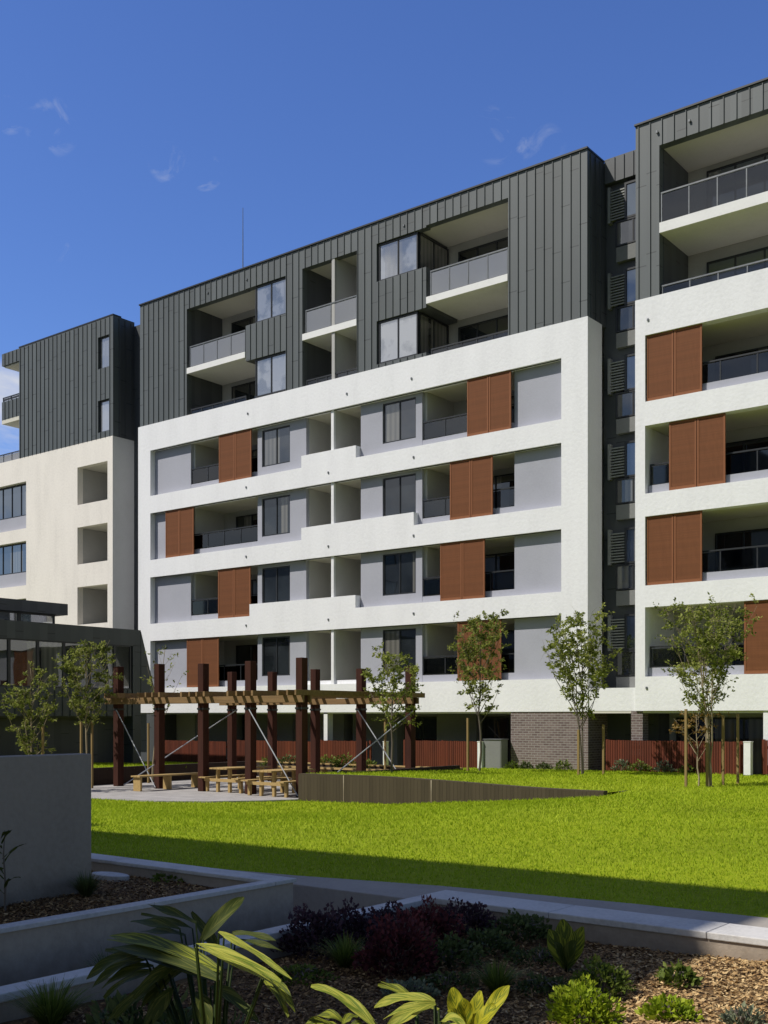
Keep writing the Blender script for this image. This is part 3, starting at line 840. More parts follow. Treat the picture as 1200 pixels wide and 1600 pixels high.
strip(lin(-30, -1.951, 80), vmin, lawn_front, lower, 40)
strip(lin(-1.949, 6.799, 40), vmin, lawn_front, lower, 40)
strip(lin(6.8, 32, 60), vmin, lawn_front, lambda u, v: lower(u, v), 70)
strip(lin(-11.599, -1.951, 20), lambda u: -.05, vmax_up, upper, 14)
strip(lin(-36, -11.601, 30), lambda u: -.05, vmax_up, upper, 30)
strip(lin(-1.949, 6.8, 30), lambda u: -.05, vmax_up, upper, 40)
strip(lin(6.8, 32, 20), lambda u: -.05, lambda u: .5, upper, 3)
o = m.build('lawn', 'lawn', None, smooth=True); tag(o, kind='structure')
g = MB().box(-1500, 1500, -1500, 1500, -3.2, -2.62); tag(g.build('ground', 'soil'), kind='structure')
# patio
pts = [(-11.6, 3.7), (-1.95, 3.7)] + [(u, v) for u, v in reversed(PE[1:])][0:]
pts = [(-11.6, 3.7), (-1.95, 3.7), (-1.95, 11.75), (-2.4, 12.6), (-3.3, 13.7), (-4.6, 14.5), (-6.7, 15.0), (-12, 15.3), (-12.4, 15.32), (-12.4, 12.85), (-11.6, 12.85)]
tag(MB().poly(pts, -2.6, -2.34).build('patio', 'paving'), kind='structure')
pus = [-14, 7.5, 8.2, 9, 9.6, 10.3, 11, 11.6, 12.1, 13.2, 14.3, 16, 32]
m = MB().poly([(u, lawn_front(u) - .02) for u in pus] + [(32, 25.26), (12.6, 25.26), (12.6, 25.52), (-14, 25.52)], -2.5, -1.885)
tag(m.build('path', 'path', None, .01), kind='structure')
tag(MB().poly([(-14, 25.52), (12.6, 25.52), (12.6, 36), (11.74, 36), (11.74, 26.62), (-14, 26.62)], -2.7, -2.36).build('paved_channel', 'paving'), kind='structure')


def mulch_mesh(u0, u1, v0, v1, z, amp, n):
    mm = MB(); nu, nv = n
    for i in range(nu + 1):
        for j in range(nv + 1):
            u = u0 + (u1 - u0) * i / nu; v = v0 + (v1 - v0) * j / nv
            zz = z + amp * noise.noise(Vector((u * .7, v * .7, z))) + amp * .35 * noise.noise(Vector((u * 3, v * 3, 1)))
            mm.v.append(W(u, v, zz))
    for i in range(nu):
        for j in range(nv):
            p = i * (nv + 1) + j; q = p + nv + 1; mm.f.append((p, p + 1, q + 1, q))
    return mm


BED = -2.0


def bedz(u, v):
    return BED + .06 * noise.noise(Vector((u * .7, v * .7, BED))) + .021 * noise.noise(Vector((u * 3, v * 3, 1)))


tag(mulch_mesh(12.72, 26, 25.7, 37, BED, .06, (130, 110)).build('mulch', 'mulch', smooth=True), kind='structure')
PB = -1.74
tag(mulch_mesh(4, 11.63, 26.85, 36, PB, .03, (60, 70)).build('mulch', 'mulch', smooth=True), kind='structure')


def rndmesh(name, V, Fc, rnd, m_, parent=None, extra=None):
    me = bpy.data.meshes.new(name)
    nv, nf = len(V), len(Fc)
    k = Fc.shape[1]
    me.vertices.add(nv); me.vertices.foreach_set('co', np.asarray(V, np.float32).ravel())
    me.loops.add(nf * k); me.loops.foreach_set('vertex_index', np.asarray(Fc, np.int32).ravel())
    me.polygons.add(nf); me.polygons.foreach_set('loop_start', np.arange(0, nf * k, k, dtype=np.int32))
    me.polygons.foreach_set('loop_total', np.full(nf, k, np.int32))
    me.update(calc_edges=True)
    a = me.attributes.new('rnd', 'FLOAT', 'FACE'); a.data.foreach_set('value', np.asarray(rnd, np.float32))
    for nm, val in (extra or {}).items():
        a = me.attributes.new(nm, 'FLOAT', 'POINT'); a.data.foreach_set('value', np.asarray(val, np.float32))
    me.validate()
    return link(name, me, m_, parent)


# ---- grass blades over the lawn that can be seen
def grass(n, h, wdt, region, zf, seed):
    r = np.random.default_rng(seed)
    P = []
    while len(P) < n:
        u = r.uniform(region[0], region[1]); v = r.uniform(region[2], region[3])
        # keep to what lies in front of the eye, thinner with distance
        X = (u - CU) * .7875 + (CV - v) * .6163 if False else None
        P.append((u, v))
    return P


def seen(u, v, slack=1.12):
    a, b = u - CU, v - CV
    X = a * .7875 - b * .6163; Y = -a * .6163 - b * .7875
    return Y > 1.5 and abs(X) < .348 * slack * Y + .3, Y


Vs, Fs, Rn = [], [], []
cnt = 0
r_ = random.Random(3)
while cnt < 235000:
    u = r_.uniform(-24, 24); v = r_.uniform(0.4, 25.3)
    ok, Y = seen(u, v, 1.7)
    if not ok: continue
    if r_.random() > min(1, (15. / Y) ** 1.3): continue
    if v > lawn_front(u) + .015: continue
    if v >= vmin(u) - .02: z = lower(u, v)
    elif v <= vmax_up(u): z = upper(u, v)
    else: continue
    clump = noise.noise(Vector((u * .8, v * .8, 0))) * .4 + noise.noise(Vector((u * 4, v * 4, 3))) * .45 + noise.noise(Vector((u * .2, v * .28, 7))) * .55
    sz = (1 + .035 * max(0, Y - 12))
    h = r_.uniform(.022, .055) * (1 + .35 * clump) * min(1.5, sz); w = r_.uniform(.006, .011) * sz
    t = r_.uniform(0, 6.283); lx, ly = r_.uniform(-.7, .7) * h, r_.uniform(-.7, .7) * h
    x, y, zz = u, -v, z + EYE - .01
    c, s = math.cos(t) * w, math.sin(t) * w
    Vs += [(x - c, y - s, zz), (x + c, y + s, zz), (x + lx, y + ly, zz + h)]
    Rn.append(min(1, max(0, .5 + .42 * clump + r_.gauss(0, .14))))
    cnt += 1
Fs = np.arange(cnt * 3, dtype=np.int32).reshape(-1, 3)
tag(rndmesh('grass', np.array(Vs), Fs, Rn, 'grass'), kind='stuff')

# ---- wood chips
Vs, Rn = [], []
cnt = 0
while cnt < 120000:
    if r_.random() < .86:
        u = r_.uniform(12.9, 23); v = r_.uniform(25.72, 32.5); z = bedz(u, v)
    else:
        u = r_.uniform(8.5, 11.45); v = r_.uniform(26.9, 31); z = PB + .03 * noise.noise(Vector((u * .7, v * .7, PB)))
    ok, Y = seen(u, v, 1.7)
    if not ok: continue
    l = r_.uniform(.006, .022) * (1.25 if r_.random() < .12 else 1); w = l * r_.uniform(.25, .6); t = r_.uniform(0, 6.283)
    ax = Vector((math.cos(t), math.sin(t), r_.uniform(-.5, .5))).normalized() * l
    bx = Vector((-math.sin(t), math.cos(t), r_.uniform(-.6, .6))).normalized() * w
    p = Vector((u, -v, z + EYE + r_.uniform(.0, .02)))
    Vs += [tuple(p - ax - bx), tuple(p + ax - bx * .6), tuple(p + ax * .9 + bx), tuple(p - ax * .8 + bx)]
    Rn.append(min(1, max(0, r_.gauss(.26 + .36 * min(1, max(0, (u - 14.6) / 1.2)), .22)))); cnt += 1  # mean tone drops across the sun edge, adding shade to the chip colour
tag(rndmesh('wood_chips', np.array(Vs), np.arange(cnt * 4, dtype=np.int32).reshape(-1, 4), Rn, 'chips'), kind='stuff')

# ================================================================= WALLS IN THE GARDEN
# wall that retains the upper lawn
rw = thing('retaining_wall', 'long dark battened wall holding up the upper lawn, running out into the slope', 'wall', (2, 11.2, -2.3))
us = lin(-1.95, 6.9, 12)
m = MB()
for a, b in zip(us[:-1], us[1:]):
    va, vb = 11.6 - (a + 1.95) * .137, 11.6 - (b + 1.95) * .137
    m.poly([(a, va), (b, vb), (b, vb - .2), (a, va - .2)], [-2.6] * 4, [wtop(a) + .03, wtop(b) + .03, wtop(b) + .03, wtop(a) + .03])
    n = 7
    for k in range(n):
        t0, t1 = (k + .1) / n, (k + .9) / n
        ua, ub = a + (b - a) * (t0 - .08 / n), a + (b - a) * (t1 + .08 / n)
        v1_, v2_ = 11.6 - (ua + 1.95) * .137, 11.6 - (ub + 1.95) * .137
        m.poly([(ua, v1_ - .01), (ua, v1_ + .018), (ub, v2_ + .018), (ub, v2_ - .01)][::-1], [-2.6] * 4, [wtop(a) + .0] * 4)
m.build('batten_face', 'retaining', rw)
m = MB()
for u in (-.45, 2.25): v = 11.6 - (u + 1.95) * .137; m.box(u - .014, u + .014, v - .02, v + .026, -2.6, wtop(u) + .02)
m.build('joint_strip', 'concrete', rw)
pw = thing('retaining_wall', 'dark low wall around the sunken patio behind the benches', 'wall', (-7, 3.8, -2.3))
MB().box(-11.75, -1.8, 3.55, 3.72, -2.6, -1.80).build('wall_face', 'darkwall', pw)
MB().box(-11.78, -11.6, 3.72, 12.65, -2.6, -1.76).box(-24, -11.6, 12.66, 12.85, -2.6, -1.76).build('wall_face', 'darkwall', pw)
MB().box(-1.98, -1.8, 3.72, 11.38, -2.6, -1.66).build('wall_face', 'darkwall', pw)
MB().box(-11.76, -1.79, 3.54, 3.735, -1.797, -1.75).build('coping', 'bench', pw)
# planter with pale coping, lower left
pl = thing('raised_planter', 'raised grey rendered planter with a pale coping and brown mulch inside', 'planter', (9, 28, -2.2))
MB().box(4, 11.73, 26.63, 26.88, -2.5, -1.64).box(11.615, 11.73, 26.88, 36, -2.5, -1.64).build('wall_face', 'concrete', pl)
MB().box(4, 11.755, 26.60, 26.90, -1.64, -1.60).build('coping', 'coping', pl, .008)
m = MB(); v = 26.906
while v < 35: m.box(11.60, 11.755, v, v + 1.494, -1.64, -1.60); v += 1.5
m.build('coping', 'coping', pl, .006)
# garden bed edge
ge = thing('garden_wall', 'low pale coped wall edging the mulched garden bed along the lawn path', 'wall', (18, 25.5, -2.1))
MB().box(12.62, 28, 25.27, 25.73, -2.5, -1.86).box(12.62, 12.77, 25.73, 37, -2.5, -1.86).build('wall_face', 'concrete', ge)
m = MB(); u = 12.60
while u < 27: m.box(u, u + 1.494, 25.25, 25.75, -1.86, -1.80); u += 1.5
v = 25.756
while v < 36: m.box(12.60, 12.79, v, v + 1.494, -1.86, -1.80); v += 1.5
m.build('coping', 'coping', ge, .008)
# tall dark wall
tw = thing('garden_wall', 'tall dark grey rendered wall standing behind the raised planter', 'wall', (10, 30, -2))
MB().box(9.97, 10.17, 27.86, 35.5, -2.4, -.37).build('wall_face', 'tallwall', tw, .01)
sl = MB().poly([(9.55 + .28 * math.cos(t), 27.15 + .13 * math.sin(t)) for t in [k * .5236 for k in range(12)]][::-1], PB - .02, PB + .05)
tag(sl.build('stepping_stone', 'coping', None, .01), 'flat pale stone lying on the mulch in the raised planter', 'stone')

# ================================================================= PERGOLA
pg = thing('pergola', 'tall pergola of dark red posts and tan beams over the sunken patio', 'pergola', (-6.5, 8.4, -2.35))
PU = [-10.66 + 2.07 * k for k in range(5)]; VF, VB = 11.0, 5.75
for i, u in enumerate(PU):
    for v, top in ((VF, 1.66 + .03 * math.sin(i * 2)), (VB, 1.62 + .03 * math.sin(i * 3 + 1))):
        MB().box(u - .125, u + .125, v - .125, v + .125, -2.338, top).build('post', 'post', pg, .012)
        MB().box(u - .14, u + .14, v - .14, v + .14, .2, .26).build('bracket', 'frame', pg)
for v in (VF, VB):
    for s in (-1, 1):
        MB().box(PU[0] - .5, PU[-1] + .22, v + s * .126, v + s * .186, .40, .60).build('beam', 'beam', pg, .006)
for i, u in enumerate(PU):
    for s in (-1, 1):
        MB().box(u + s * .126, u + s * .196, VB - .55, VF + .45, .605, .76).build('cross_beam', 'beam', pg, .006)
k = 0
u = PU[0] + .5
while u < PU[-1] - .2:
    if min(abs(u - x) for x in PU) > .3:
        MB().box(u - .04, u + .04, VB - .5, VF + .45, .605, .76).build('rafter', 'beam', pg)
    u += 1.035
for i in range(0):
    v = VB + .3 + i * (VF - VB - .6) / 8
    MB().box(PU[0] - .4, PU[-1] + .35, v - .035, v + .035, .802, .86).build('batten', 'beam', pg)


def rod(a, b): MB().tube(a, b, .018, None, 6).build('brace_rod', 'steel', pg)


rod((PU[0] + .1, VF + .17, .2), (PU[1], VF + .17, -2.3)); rod((PU[3] + .1, VF + .17, .2), (PU[4], VF + .17, -2.3))
rod((PU[3], VB + .17, .2), (PU[4], VB + .17, -2.3)); rod((PU[0] + .17, VB, .2), (PU[0] + .17, VF - .1, -2.3))
rod((PU[4] + .17, VB, .2), (PU[4] + .17, VF - .1, -2.3))

# ---- furniture: built around the origin of an empty, then copied
def picnic(loc, label):
    t = thing('picnic_table', label, 'table', loc, 'timber picnic tables on the patio')
    u, v, z = loc
    m = MB()
    for k in range(5): m.box(u - .38 + k * .155, u - .24 + k * .155, v - .95, v + .95, z + .71, z + .755)
    m.build('tabletop', 'bench', t)
    for s in (-1, 1):
        m = MB()
        for k in range(2): m.box(u + s * .72 - .15 + k * .155, u + s * .72 - .01 + k * .155, v - .95, v + .95, z + .42, z + .46)
        m.build('seat', 'bench', t)
        for e in (-1, 1):
            MB().poly([(u + s * .74 - .045, v + e * .7 - .045), (u + s * .74 + .045, v + e * .7 - .045), (u + s * .74 + .045, v + e * .7 + .045), (u + s * .74 - .045, v + e * .7 + .045)], z, z + .42).build('leg', 'bench', t)
            MB().box(u + s * .26 - .045, u + s * .26 + .045, v + e * .7 - .045, v + e * .7 + .045, z, z + .71).build('leg', 'bench', t)
    for e in (-1, 1): MB().box(u - .8, u + .8, v + e * .7 + .046 * e, v + e * .7 + .09 * e, z + .32, z + .415).build('crossbar', 'bench', t)
    return t


picnic((-5.6, 10.3, -2.335), 'timber picnic table with attached seats, second bay from the brace rod end')
picnic((-3.35, 10.7, -2.335), 'timber picnic table close to the end of the battened retaining wall')
bn = thing('bench', 'long backless pale timber bench on the open patio end', 'bench', (-8.1, 11.1, -2.34))
m = MB()
for k in range(3): m.box(-8.3 + k * .145, -8.17 + k * .145, 9.75, 12.4, -1.9, -1.855)
m.build('seat', 'bench', bn)
for v in (9.9, 11.1, 12.3): MB().box(-8.26, -7.92, v - .035, v + .035, -2.335, -1.9).build('leg', 'bench', bn)
bn2 = thing('bench', 'pale timber bench set against the back wall of the patio', 'bench', (-6, 4.6, -2.34))
MB().box(-9.6, -3.4, 4.1, 4.5, -1.92, -1.86).build('seat', 'bench', bn2)
for u in (-9.4, -7.4, -5.5, -3.6): MB().box(u - .05, u + .05, 4.15, 4.45, -2.335, -1.92).build('leg', 'bench', bn2)

# ================================================================= FENCE, BOLLARDS
def fence(u0, u1, label, gate=None):
    um = (u0 + u1) / 2; z = gz(um) - .05
    t = thing('timber_fence', label, 'fence', (um, .35, z), 'red stained garden fences along the ground floor')
    m = MB(); u = u0
    while u < u1 - .05:
        m.box(u, u + .07, .30, .335, z + .02, z + 1.08 + r_.uniform(-.008, .008)); u += .088
    m.build('batten_panel', 'fence', t)
    MB().box(u0, u1, .25, .297, z + .2, z + .29).box(u0, u1, .25, .297, z + .8, z + .89).build('rail', 'fence', t)
    u = u0
    while u <= u1 + .01:
        MB().box(u - .045, u + .045, .18, .248, z - .2, z + 1.1).build('post', 'fence', t); u += (u1 - u0) / max(1, round((u1 - u0) / 2.2))
    return t


fence(-21.2, -16.6, 'red batten fence furthest from the brick wall, behind the bench end')
fence(-16.5, -11.3, 'red batten fence behind the middle pergola posts')
fence(-11.1, -8.5, 'short red batten fence by the slim white column')
fence(-6.75, -3.2, 'red batten fence ending at the grey cabinet beside the brick wall')
fence(1.9, 6.55, 'red batten fence behind the multi stemmed staked tree')
fence(7.25, 11.5, 'red batten fence beyond the last white bollard')


def bollard(u, v, w, label):
    z = gz(u) - .03
    t = thing('bollard', label, 'bollard', (u, v, z), 'white garden gate posts')
    MB().box(u - w, u + w, v - w, v + w, z, z + 1.02).build('post', 'white', t, .008)
    MB().box(u - w - .01, u + w + .01, v - w - .01, v + w + .01, z + 1.02, z + 1.05).build('cap', 'slab', t)


bollard(-3.03, .55, .09, 'white square post beside the grey cabinet by the brick wall')
bollard(-7.45, .55, .08, 'white square post half hidden behind the last pergola posts')
bollard(6.9, .6, .11, 'wide white square post between the two red fences under the column')
cb = thing('meter_cabinet', 'plain grey cabinet standing against the brick wall', 'cabinet', (-2.6, .3, -2))
MB().box(-2.93, -2.18, .05, .5, -2.0, -.86).build('body', 'dim', cb, .01)
MB().box(-2.96, -2.15, .03, .53, -.86, -.83).build('lid', 'rail', cb)
MB().box(-2.89, -2.22, .501, .512, -1.9, -.92).build('door', 'dim', cb)


# ================================================================= TREES
def leaf_arrays(P, D, Ls, Ws, r):
    """one folded diamond per leaf: P base points, D unit directions"""
    n = len(P); P = np.asarray(P); D = np.asarray(D)
    R = r.normal(size=(n, 3)); Sd = np.cross(D, R); Sd /= np.linalg.norm(Sd, axis=1)[:, None] + 1e-9
    Nn = np.cross(Sd, D)
    Ls = np.asarray(Ls)[:, None]; Ws = np.asarray(Ws)[:, None]
    a = P; b = P + D * Ls * .45 + Sd * Ws + Nn * Ws * .35; c = P + D * Ls - Nn * Ls * .12; d = P + D * Ls * .45 - Sd * Ws + Nn * Ws * .35
    V = np.stack([a, b, c, d], 1).reshape(-1, 3)
    i = np.arange(n)[:, None] * 4
    Fc = np.concatenate([i + np.array([[0, 1, 2]]), i + np.array([[0, 2, 3]])], 1).reshape(-1, 3)
    return V, Fc


def tree(loc, top, label, first=.42, spread=.55, nbr=14, twigs=7, lpt=9, leaf='leaf', ls=.11, stems=1, bark='bark', seed=1, asc=1.0, low=None, r0=.035, bias=(0, 0), dens=1.0, trunk_lean=0.0):
    """young street tree: leader(s), ascending limbs, twigs that carry the leaves"""
    r = random.Random(seed); nr = np.random.default_rng(seed)
    t = thing('young_tree', label, 'tree', loc, 'young staked trees')
    base_p = Vector(W(*loc)); H = top - loc[2]
    m = MB(); LP, LD, LR = [], [], []
    limbs = []
    for s in range(stems):
        a = r.uniform(0, 6.28); off = Vector((math.cos(a), math.sin(a), 0)) * (.05 if stems > 1 else 0)
        lean = Vector((math.cos(a) * spread * (.45 if stems > 1 else .06) + bias[0] * .3 + trunk_lean, math.sin(a) * spread * (.45 if stems > 1 else .06) + bias[1] * .3, 0))
        hh = H * (r.uniform(.8, 1.0) if s else 1.0)
        pts = []
        for k in range(9):
            f = k / 8
            pts.append(base_p + off * (1 - f) + lean * f ** 1.3 + Vector((r.gauss(0, .02), r.gauss(0, .02), 0)) * (1 if 0 < k else 0) + Vector((0, 0, hh * .97 * f - (.06 if k == 0 else 0))))
        m.path(pts, [r0 * (1 - f) ** .8 * (1.0 if stems == 1 else .75) + .005 for f in [k / 8 for k in range(9)]], 7)
        limbs.append(pts)

    def on(pts, f):
        x = f * 8; i = min(7, int(x)); return pts[i].lerp(pts[i + 1], x - i)
    for b in range(nbr):
        pts = limbs[b % stems]
        f = first + (1 - first) * ((b + r.random()) / nbr) ** 1.05 * .93
        p = on(pts, f)
        a = b * 2.4 + r.uniform(-.4, .4)
        out = math.sin(math.pi * min(1, ((f - first) / (1 - first)) * .8 + .22)) * spread * r.uniform(.7, 1.15)
        up = (out * r.uniform(.7, 1.5) + .25 * (1 - f) * H * .4) * asc
        up = min(up, max(.12, (H * 1.0 - (p.z - base_p.z)) * .98))
        end = p + Vector((math.cos(a) * out + bias[0] * out * .5, math.sin(a) * out + bias[1] * out * .5, up))
        midp = p.lerp(end, .5) + Vector((math.cos(a), math.sin(a), -.25)) * out * .12
        q = [p, p.lerp(midp, .6), midp, midp.lerp(end, .55) + Vector((0, 0, .02)), end]
        rb_ = max(.005, r0 * (1 - f) * .55 + .004)
        m.path(q, [rb_, rb_ * .8, rb_ * .6, rb_ * .4, .003], 5)
        nt_ = max(2, int(twigs * (out / max(.01, spread)) * 1.1))
        for w in range(nt_):
            g = r.uniform(.25, 1.0); x = g * 4; i = min(3, int(x)); s0 = q[i].lerp(q[i + 1], x - i)
            td = Vector((r.gauss(0, 1), r.gauss(0, 1), r.gauss(.35, .6))).normalized() * r.uniform(.10, .30) * (spread / .6)
            e = s0 + td
            m.path([s0, s0.lerp(e, .5) + Vector((0, 0, .015)), e], [.004, .003, .0015], 3)
            if r.random() < .12: continue
            for l in range(max(1, int(lpt * 1.45 * dens * r.uniform(.5, 1.4)))):
                pp = s0.lerp(e, r.uniform(.2, 1.05)) + Vector((r.gauss(0, .025), r.gauss(0, .025), r.gauss(0, .025)))
                dd = (td.normalized() * .5 + Vector((r.gauss(0, .7), r.gauss(0, .7), r.gauss(-.05, .55)))).normalized()
                LP.append(tuple(pp)); LD.append(tuple(dd))
                LR.append(min(1, max(0, r.gauss(.45, .2) + .18 * math.sin(w * 5.1 + b))))
    m.build('trunk', bark, t, smooth=True)
    n = len(LP)
    V, Fc = leaf_arrays(LP, LD, nr.uniform(.6, 1.25, n) * ls * .88, nr.uniform(.6, 1.2, n) * ls * .26, nr)
    rndmesh('crown', V, Fc, np.repeat(LR, 2), leaf, t)
    return t, n


def ground_at(u, v):
    if u < 6.8 and v < vmax_up(u): return upper(u, v)
    if v >= vmin(u): return lower(u, v)
    return -2.34


def stake(u, v, top, label, lean=(0, 0), w=.03, grp=None):
    z = ground_at(u, v) - .06
    o = MB().poly([(u - w, v - w), (u + w, v - w), (u + w, v + w), (u - w, v + w)], z, top).build('tree_stake', 'stake')
    tag(o, label, 'stake', grp)


def base_loc(px, Y):   # a root point at distance Y below photo column px
    u, v, _ = at(px, 1200, Y); return (u, v, ground_at(u, v))


tree(base_loc(52, 34), 1.75, 'thin olive tree in front of the dark clubhouse, nearest the tall grey wall', .18, .8, 22, 9, 11, 'leaf', .115, 2, 'palebark', 11, 1.0, dens=1.2)
tree(base_loc(136, 36), 2.55, 'olive tree on two stakes before the clubhouse, beside the first pergola post', .36, .95, 24, 10, 13, 'leaf', .12, 1, 'palebark', 12, 1.0, dens=1.3)
tree(base_loc(238, 39), 2.6, 'sparse tree with few leaves reaching above the end of the pergola', .35, .75, 11, 5, 5, 'leaf', .14, 1, 'palebark', 13, 1.2, bias=(.5, 0), dens=.8, trunk_lean=.5)
tree(base_loc(612, 33.2), 1.95, 'small light leaved tree at the brick wall end of the pergola', .34, 1.0, 22, 10, 11, 'leaf_bright', .115, 1, 'bark', 14, .75, dens=1.3)
tree(base_loc(749, 36.0), 3.45, 'slim tree before the red shutters with a yellow stake beside it', .30, 1.0, 30, 11, 11, 'leaf', .125, 1, 'bark', 15, 1.15, dens=1.25)
tree(base_loc(912, 34.5), 3.3, 'dense vase shaped tree in front of the brick wall corner and stair slot', .30, 1.05, 32, 14, 12, 'leaf_bright', .12, 2, 'bark', 16, 1.5, dens=1.3)
tree(base_loc(1112, 29.3), 2.9, 'multi stemmed tree with bare lower branches, nearest of the trees on the lawn', .40, 1.02, 38, 12, 11, 'leaf_bright', .105, 5, 'palebark', 17, 1.3, r0=.028, dens=1.15)
# the low rusty side shoots of that last tree's neighbour
u, v, z = base_loc(1092, 29.5)
tree((u, v, z), .10, 'low rusty leaved sapling beside the multi stemmed tree', .30, .75, 9, 6, 8, 'leaf_rust', .10, 1, 'palebark', 18, .9, r0=.02, bias=(-.5, .2))
for px, Y, py, lab in [(731, 35.7, 1122, 'yellow timber stake just before the slim tree by the red shutters'),
                       (127, 35.7, 1128, 'timber stake closer to the tall grey wall at the olive tree'), (144, 35.9, 1128, 'timber stake closer to the pergola at the olive tree'),
                       (67, 33.8, 1135, 'timber stake at the tree nearest the tall grey wall'),
                       (232, 38.6, 1130, 'timber stake seen between the first two pergola posts'),
                       (602, 37, 1124, 'dull timber stake close to the last pergola post'),
                       (904, 34.1, 1140, 'thin timber stake before the brick wall corner'), (943, 34.6, 1132, 'timber stake in front of the dark stair slot'),
                       (1072, 29.0, 1108, 'thin leaning stake farthest toward the stair slot at the multi stemmed tree'),
                       (1105, 29.2, 1160, 'short stake closest to the stems of the multi stemmed tree'),
                       (1130, 29.8, 1118, 'tall pale stake just beyond the multi stemmed tree'), (1153, 30.4, 1115, 'outer stake nearest the white bollard at the multi stemmed tree')]:
    u, v, _ = base_loc(px, Y); stake(u, v, (1119 - py) / F * Y, lab)

# ================================================================= SHRUBS AND BED PLANTS
def shrub(loc, rx, h, n, ls, leaf, label, cat='shrub', group=None, seed=1, up=.5, width=.32, name='shrub', flat=.0, stem=True, hollow=.55):
    nr = np.random.default_rng(seed); u, v, z = loc
    t = thing(name, label, cat, loc, group)
    c = np.array(W(u, v, z))
    d = nr.normal(size=(n, 3)); d[:, 2] = np.abs(d[:, 2]) * .9 + .02
    d /= np.linalg.norm(d, axis=1)[:, None]
    lump = 1 + .22 * np.sin(d[:, 0] * 5 + seed) * np.sin(d[:, 1] * 6 + seed * 2) + .12 * np.sin(d[:, 2] * 9 + d[:, 0] * 7)
    rr = (hollow + (1 - hollow) * nr.random(n) ** .6) * lump
    P = c + d * rr[:, None] * np.array([rx, rx, h * .86]) + np.array([0, 0, h * .06])
    D = d * np.array([1, 1, .7]) + nr.normal(size=(n, 3)) * .45 + np.array([0, 0, up]); D /= np.linalg.norm(D, axis=1)[:, None]
    V, Fc = leaf_arrays(P, D, nr.uniform(.6, 1.3, n) * ls, nr.uniform(.7, 1.2, n) * ls * width, nr)
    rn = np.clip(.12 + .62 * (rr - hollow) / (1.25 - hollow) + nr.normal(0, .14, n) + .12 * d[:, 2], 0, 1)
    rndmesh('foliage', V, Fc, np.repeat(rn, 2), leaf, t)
    m = MB(); r = random.Random(seed)
    for k in range(9):
        a = r.uniform(0, 6.28); e = Vector((math.cos(a) * rx * r.uniform(.3, .8), math.sin(a) * rx * r.uniform(.3, .8), h * r.uniform(.45, .85)))
        p = Vector(c); m.path([p + Vector((0, 0, -.03)), p + e * .5 + Vector((0, 0, .05)), p + e], [.008, .006, .003], 4)
    m.build('stem', 'bark', t)
    return t


def tuft(loc, rad, h, n, w, leaf, label, cat='plant', group=None, seed=1, name='grass_tuft', droop=.6):
    """strap leaves arching out of one crown"""
    r = random.Random(seed); u, v, z = loc
    t = thing(name, label, cat, loc, group)
    c = Vector(W(u, v, z)); Vs, Fc, Rn = [], [], []
    for k in range(n):
        a = r.uniform(0, 6.28); o = Vector((math.cos(a), math.sin(a), 0)); sd = Vector((-o.y, o.x, 0))
        L = r.uniform(.6, 1.1); ro = rad * L * r.uniform(.15, 1.0); hh = h * L * r.uniform(.75, 1.05); st = c + o * rad * .12 * r.random() + Vector((0, 0, -.02))
        i0 = len(Vs); ns = 4
        for s in range(ns + 1):
            f = s / ns; p = st + o * ro * f ** 1.2 + Vector((0, 0, hh * (f - droop * .55 * f ** 3 * (ro / rad))))
            ww = w * (1 - f) ** .6 * (.6 + .8 * f if f < .5 else 1) + .0006
            Vs += [tuple(p - sd * ww), tuple(p + sd * ww)]
        q = min(1, max(0, r.gauss(.5, .2)))
        for s in range(ns): Fc.append((i0 + 2 * s, i0 + 2 * s + 1, i0 + 2 * s + 3, i0 + 2 * s + 2)); Rn.append(min(1, max(0, q + .12 * (s - 2))))
    rndmesh('blades', np.array(Vs), np.array(Fc, np.int32), Rn, leaf, t)
    return t


def bed(px, py):     # a root point on the mulch of the near bed seen at (px, py)
    Y = 2.0 * F / (py - 1119); u, v, _ = at(px, py, Y); return (u, v, bedz(u, v))


G1 = 'maroon shrubs in the mulched bed'; G2 = 'fine leaved green tufts in the beds'
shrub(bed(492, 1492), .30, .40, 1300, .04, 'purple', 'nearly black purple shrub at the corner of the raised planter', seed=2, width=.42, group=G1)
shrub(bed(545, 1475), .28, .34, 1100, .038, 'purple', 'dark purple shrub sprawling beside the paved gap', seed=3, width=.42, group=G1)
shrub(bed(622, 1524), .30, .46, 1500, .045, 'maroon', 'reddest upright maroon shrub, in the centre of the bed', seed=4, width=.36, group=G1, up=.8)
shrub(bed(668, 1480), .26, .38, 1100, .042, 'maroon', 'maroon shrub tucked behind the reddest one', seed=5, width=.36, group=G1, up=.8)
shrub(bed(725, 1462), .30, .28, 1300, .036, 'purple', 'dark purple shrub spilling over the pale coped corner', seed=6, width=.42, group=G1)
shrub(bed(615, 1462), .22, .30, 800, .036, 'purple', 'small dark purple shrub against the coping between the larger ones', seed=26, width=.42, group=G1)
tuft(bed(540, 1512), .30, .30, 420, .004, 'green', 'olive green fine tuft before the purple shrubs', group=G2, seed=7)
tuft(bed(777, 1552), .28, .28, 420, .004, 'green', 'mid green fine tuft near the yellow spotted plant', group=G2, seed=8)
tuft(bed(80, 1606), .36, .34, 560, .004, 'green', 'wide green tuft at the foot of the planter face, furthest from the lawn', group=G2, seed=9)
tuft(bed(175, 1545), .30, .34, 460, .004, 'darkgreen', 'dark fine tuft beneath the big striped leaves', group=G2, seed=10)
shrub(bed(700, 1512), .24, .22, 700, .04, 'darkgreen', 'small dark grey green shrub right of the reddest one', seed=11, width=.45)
shrub(bed(812, 1470), .30, .2, 900, .04, 'darkgreen', 'low dark green shrub along the pale coping', seed=12, width=.45)
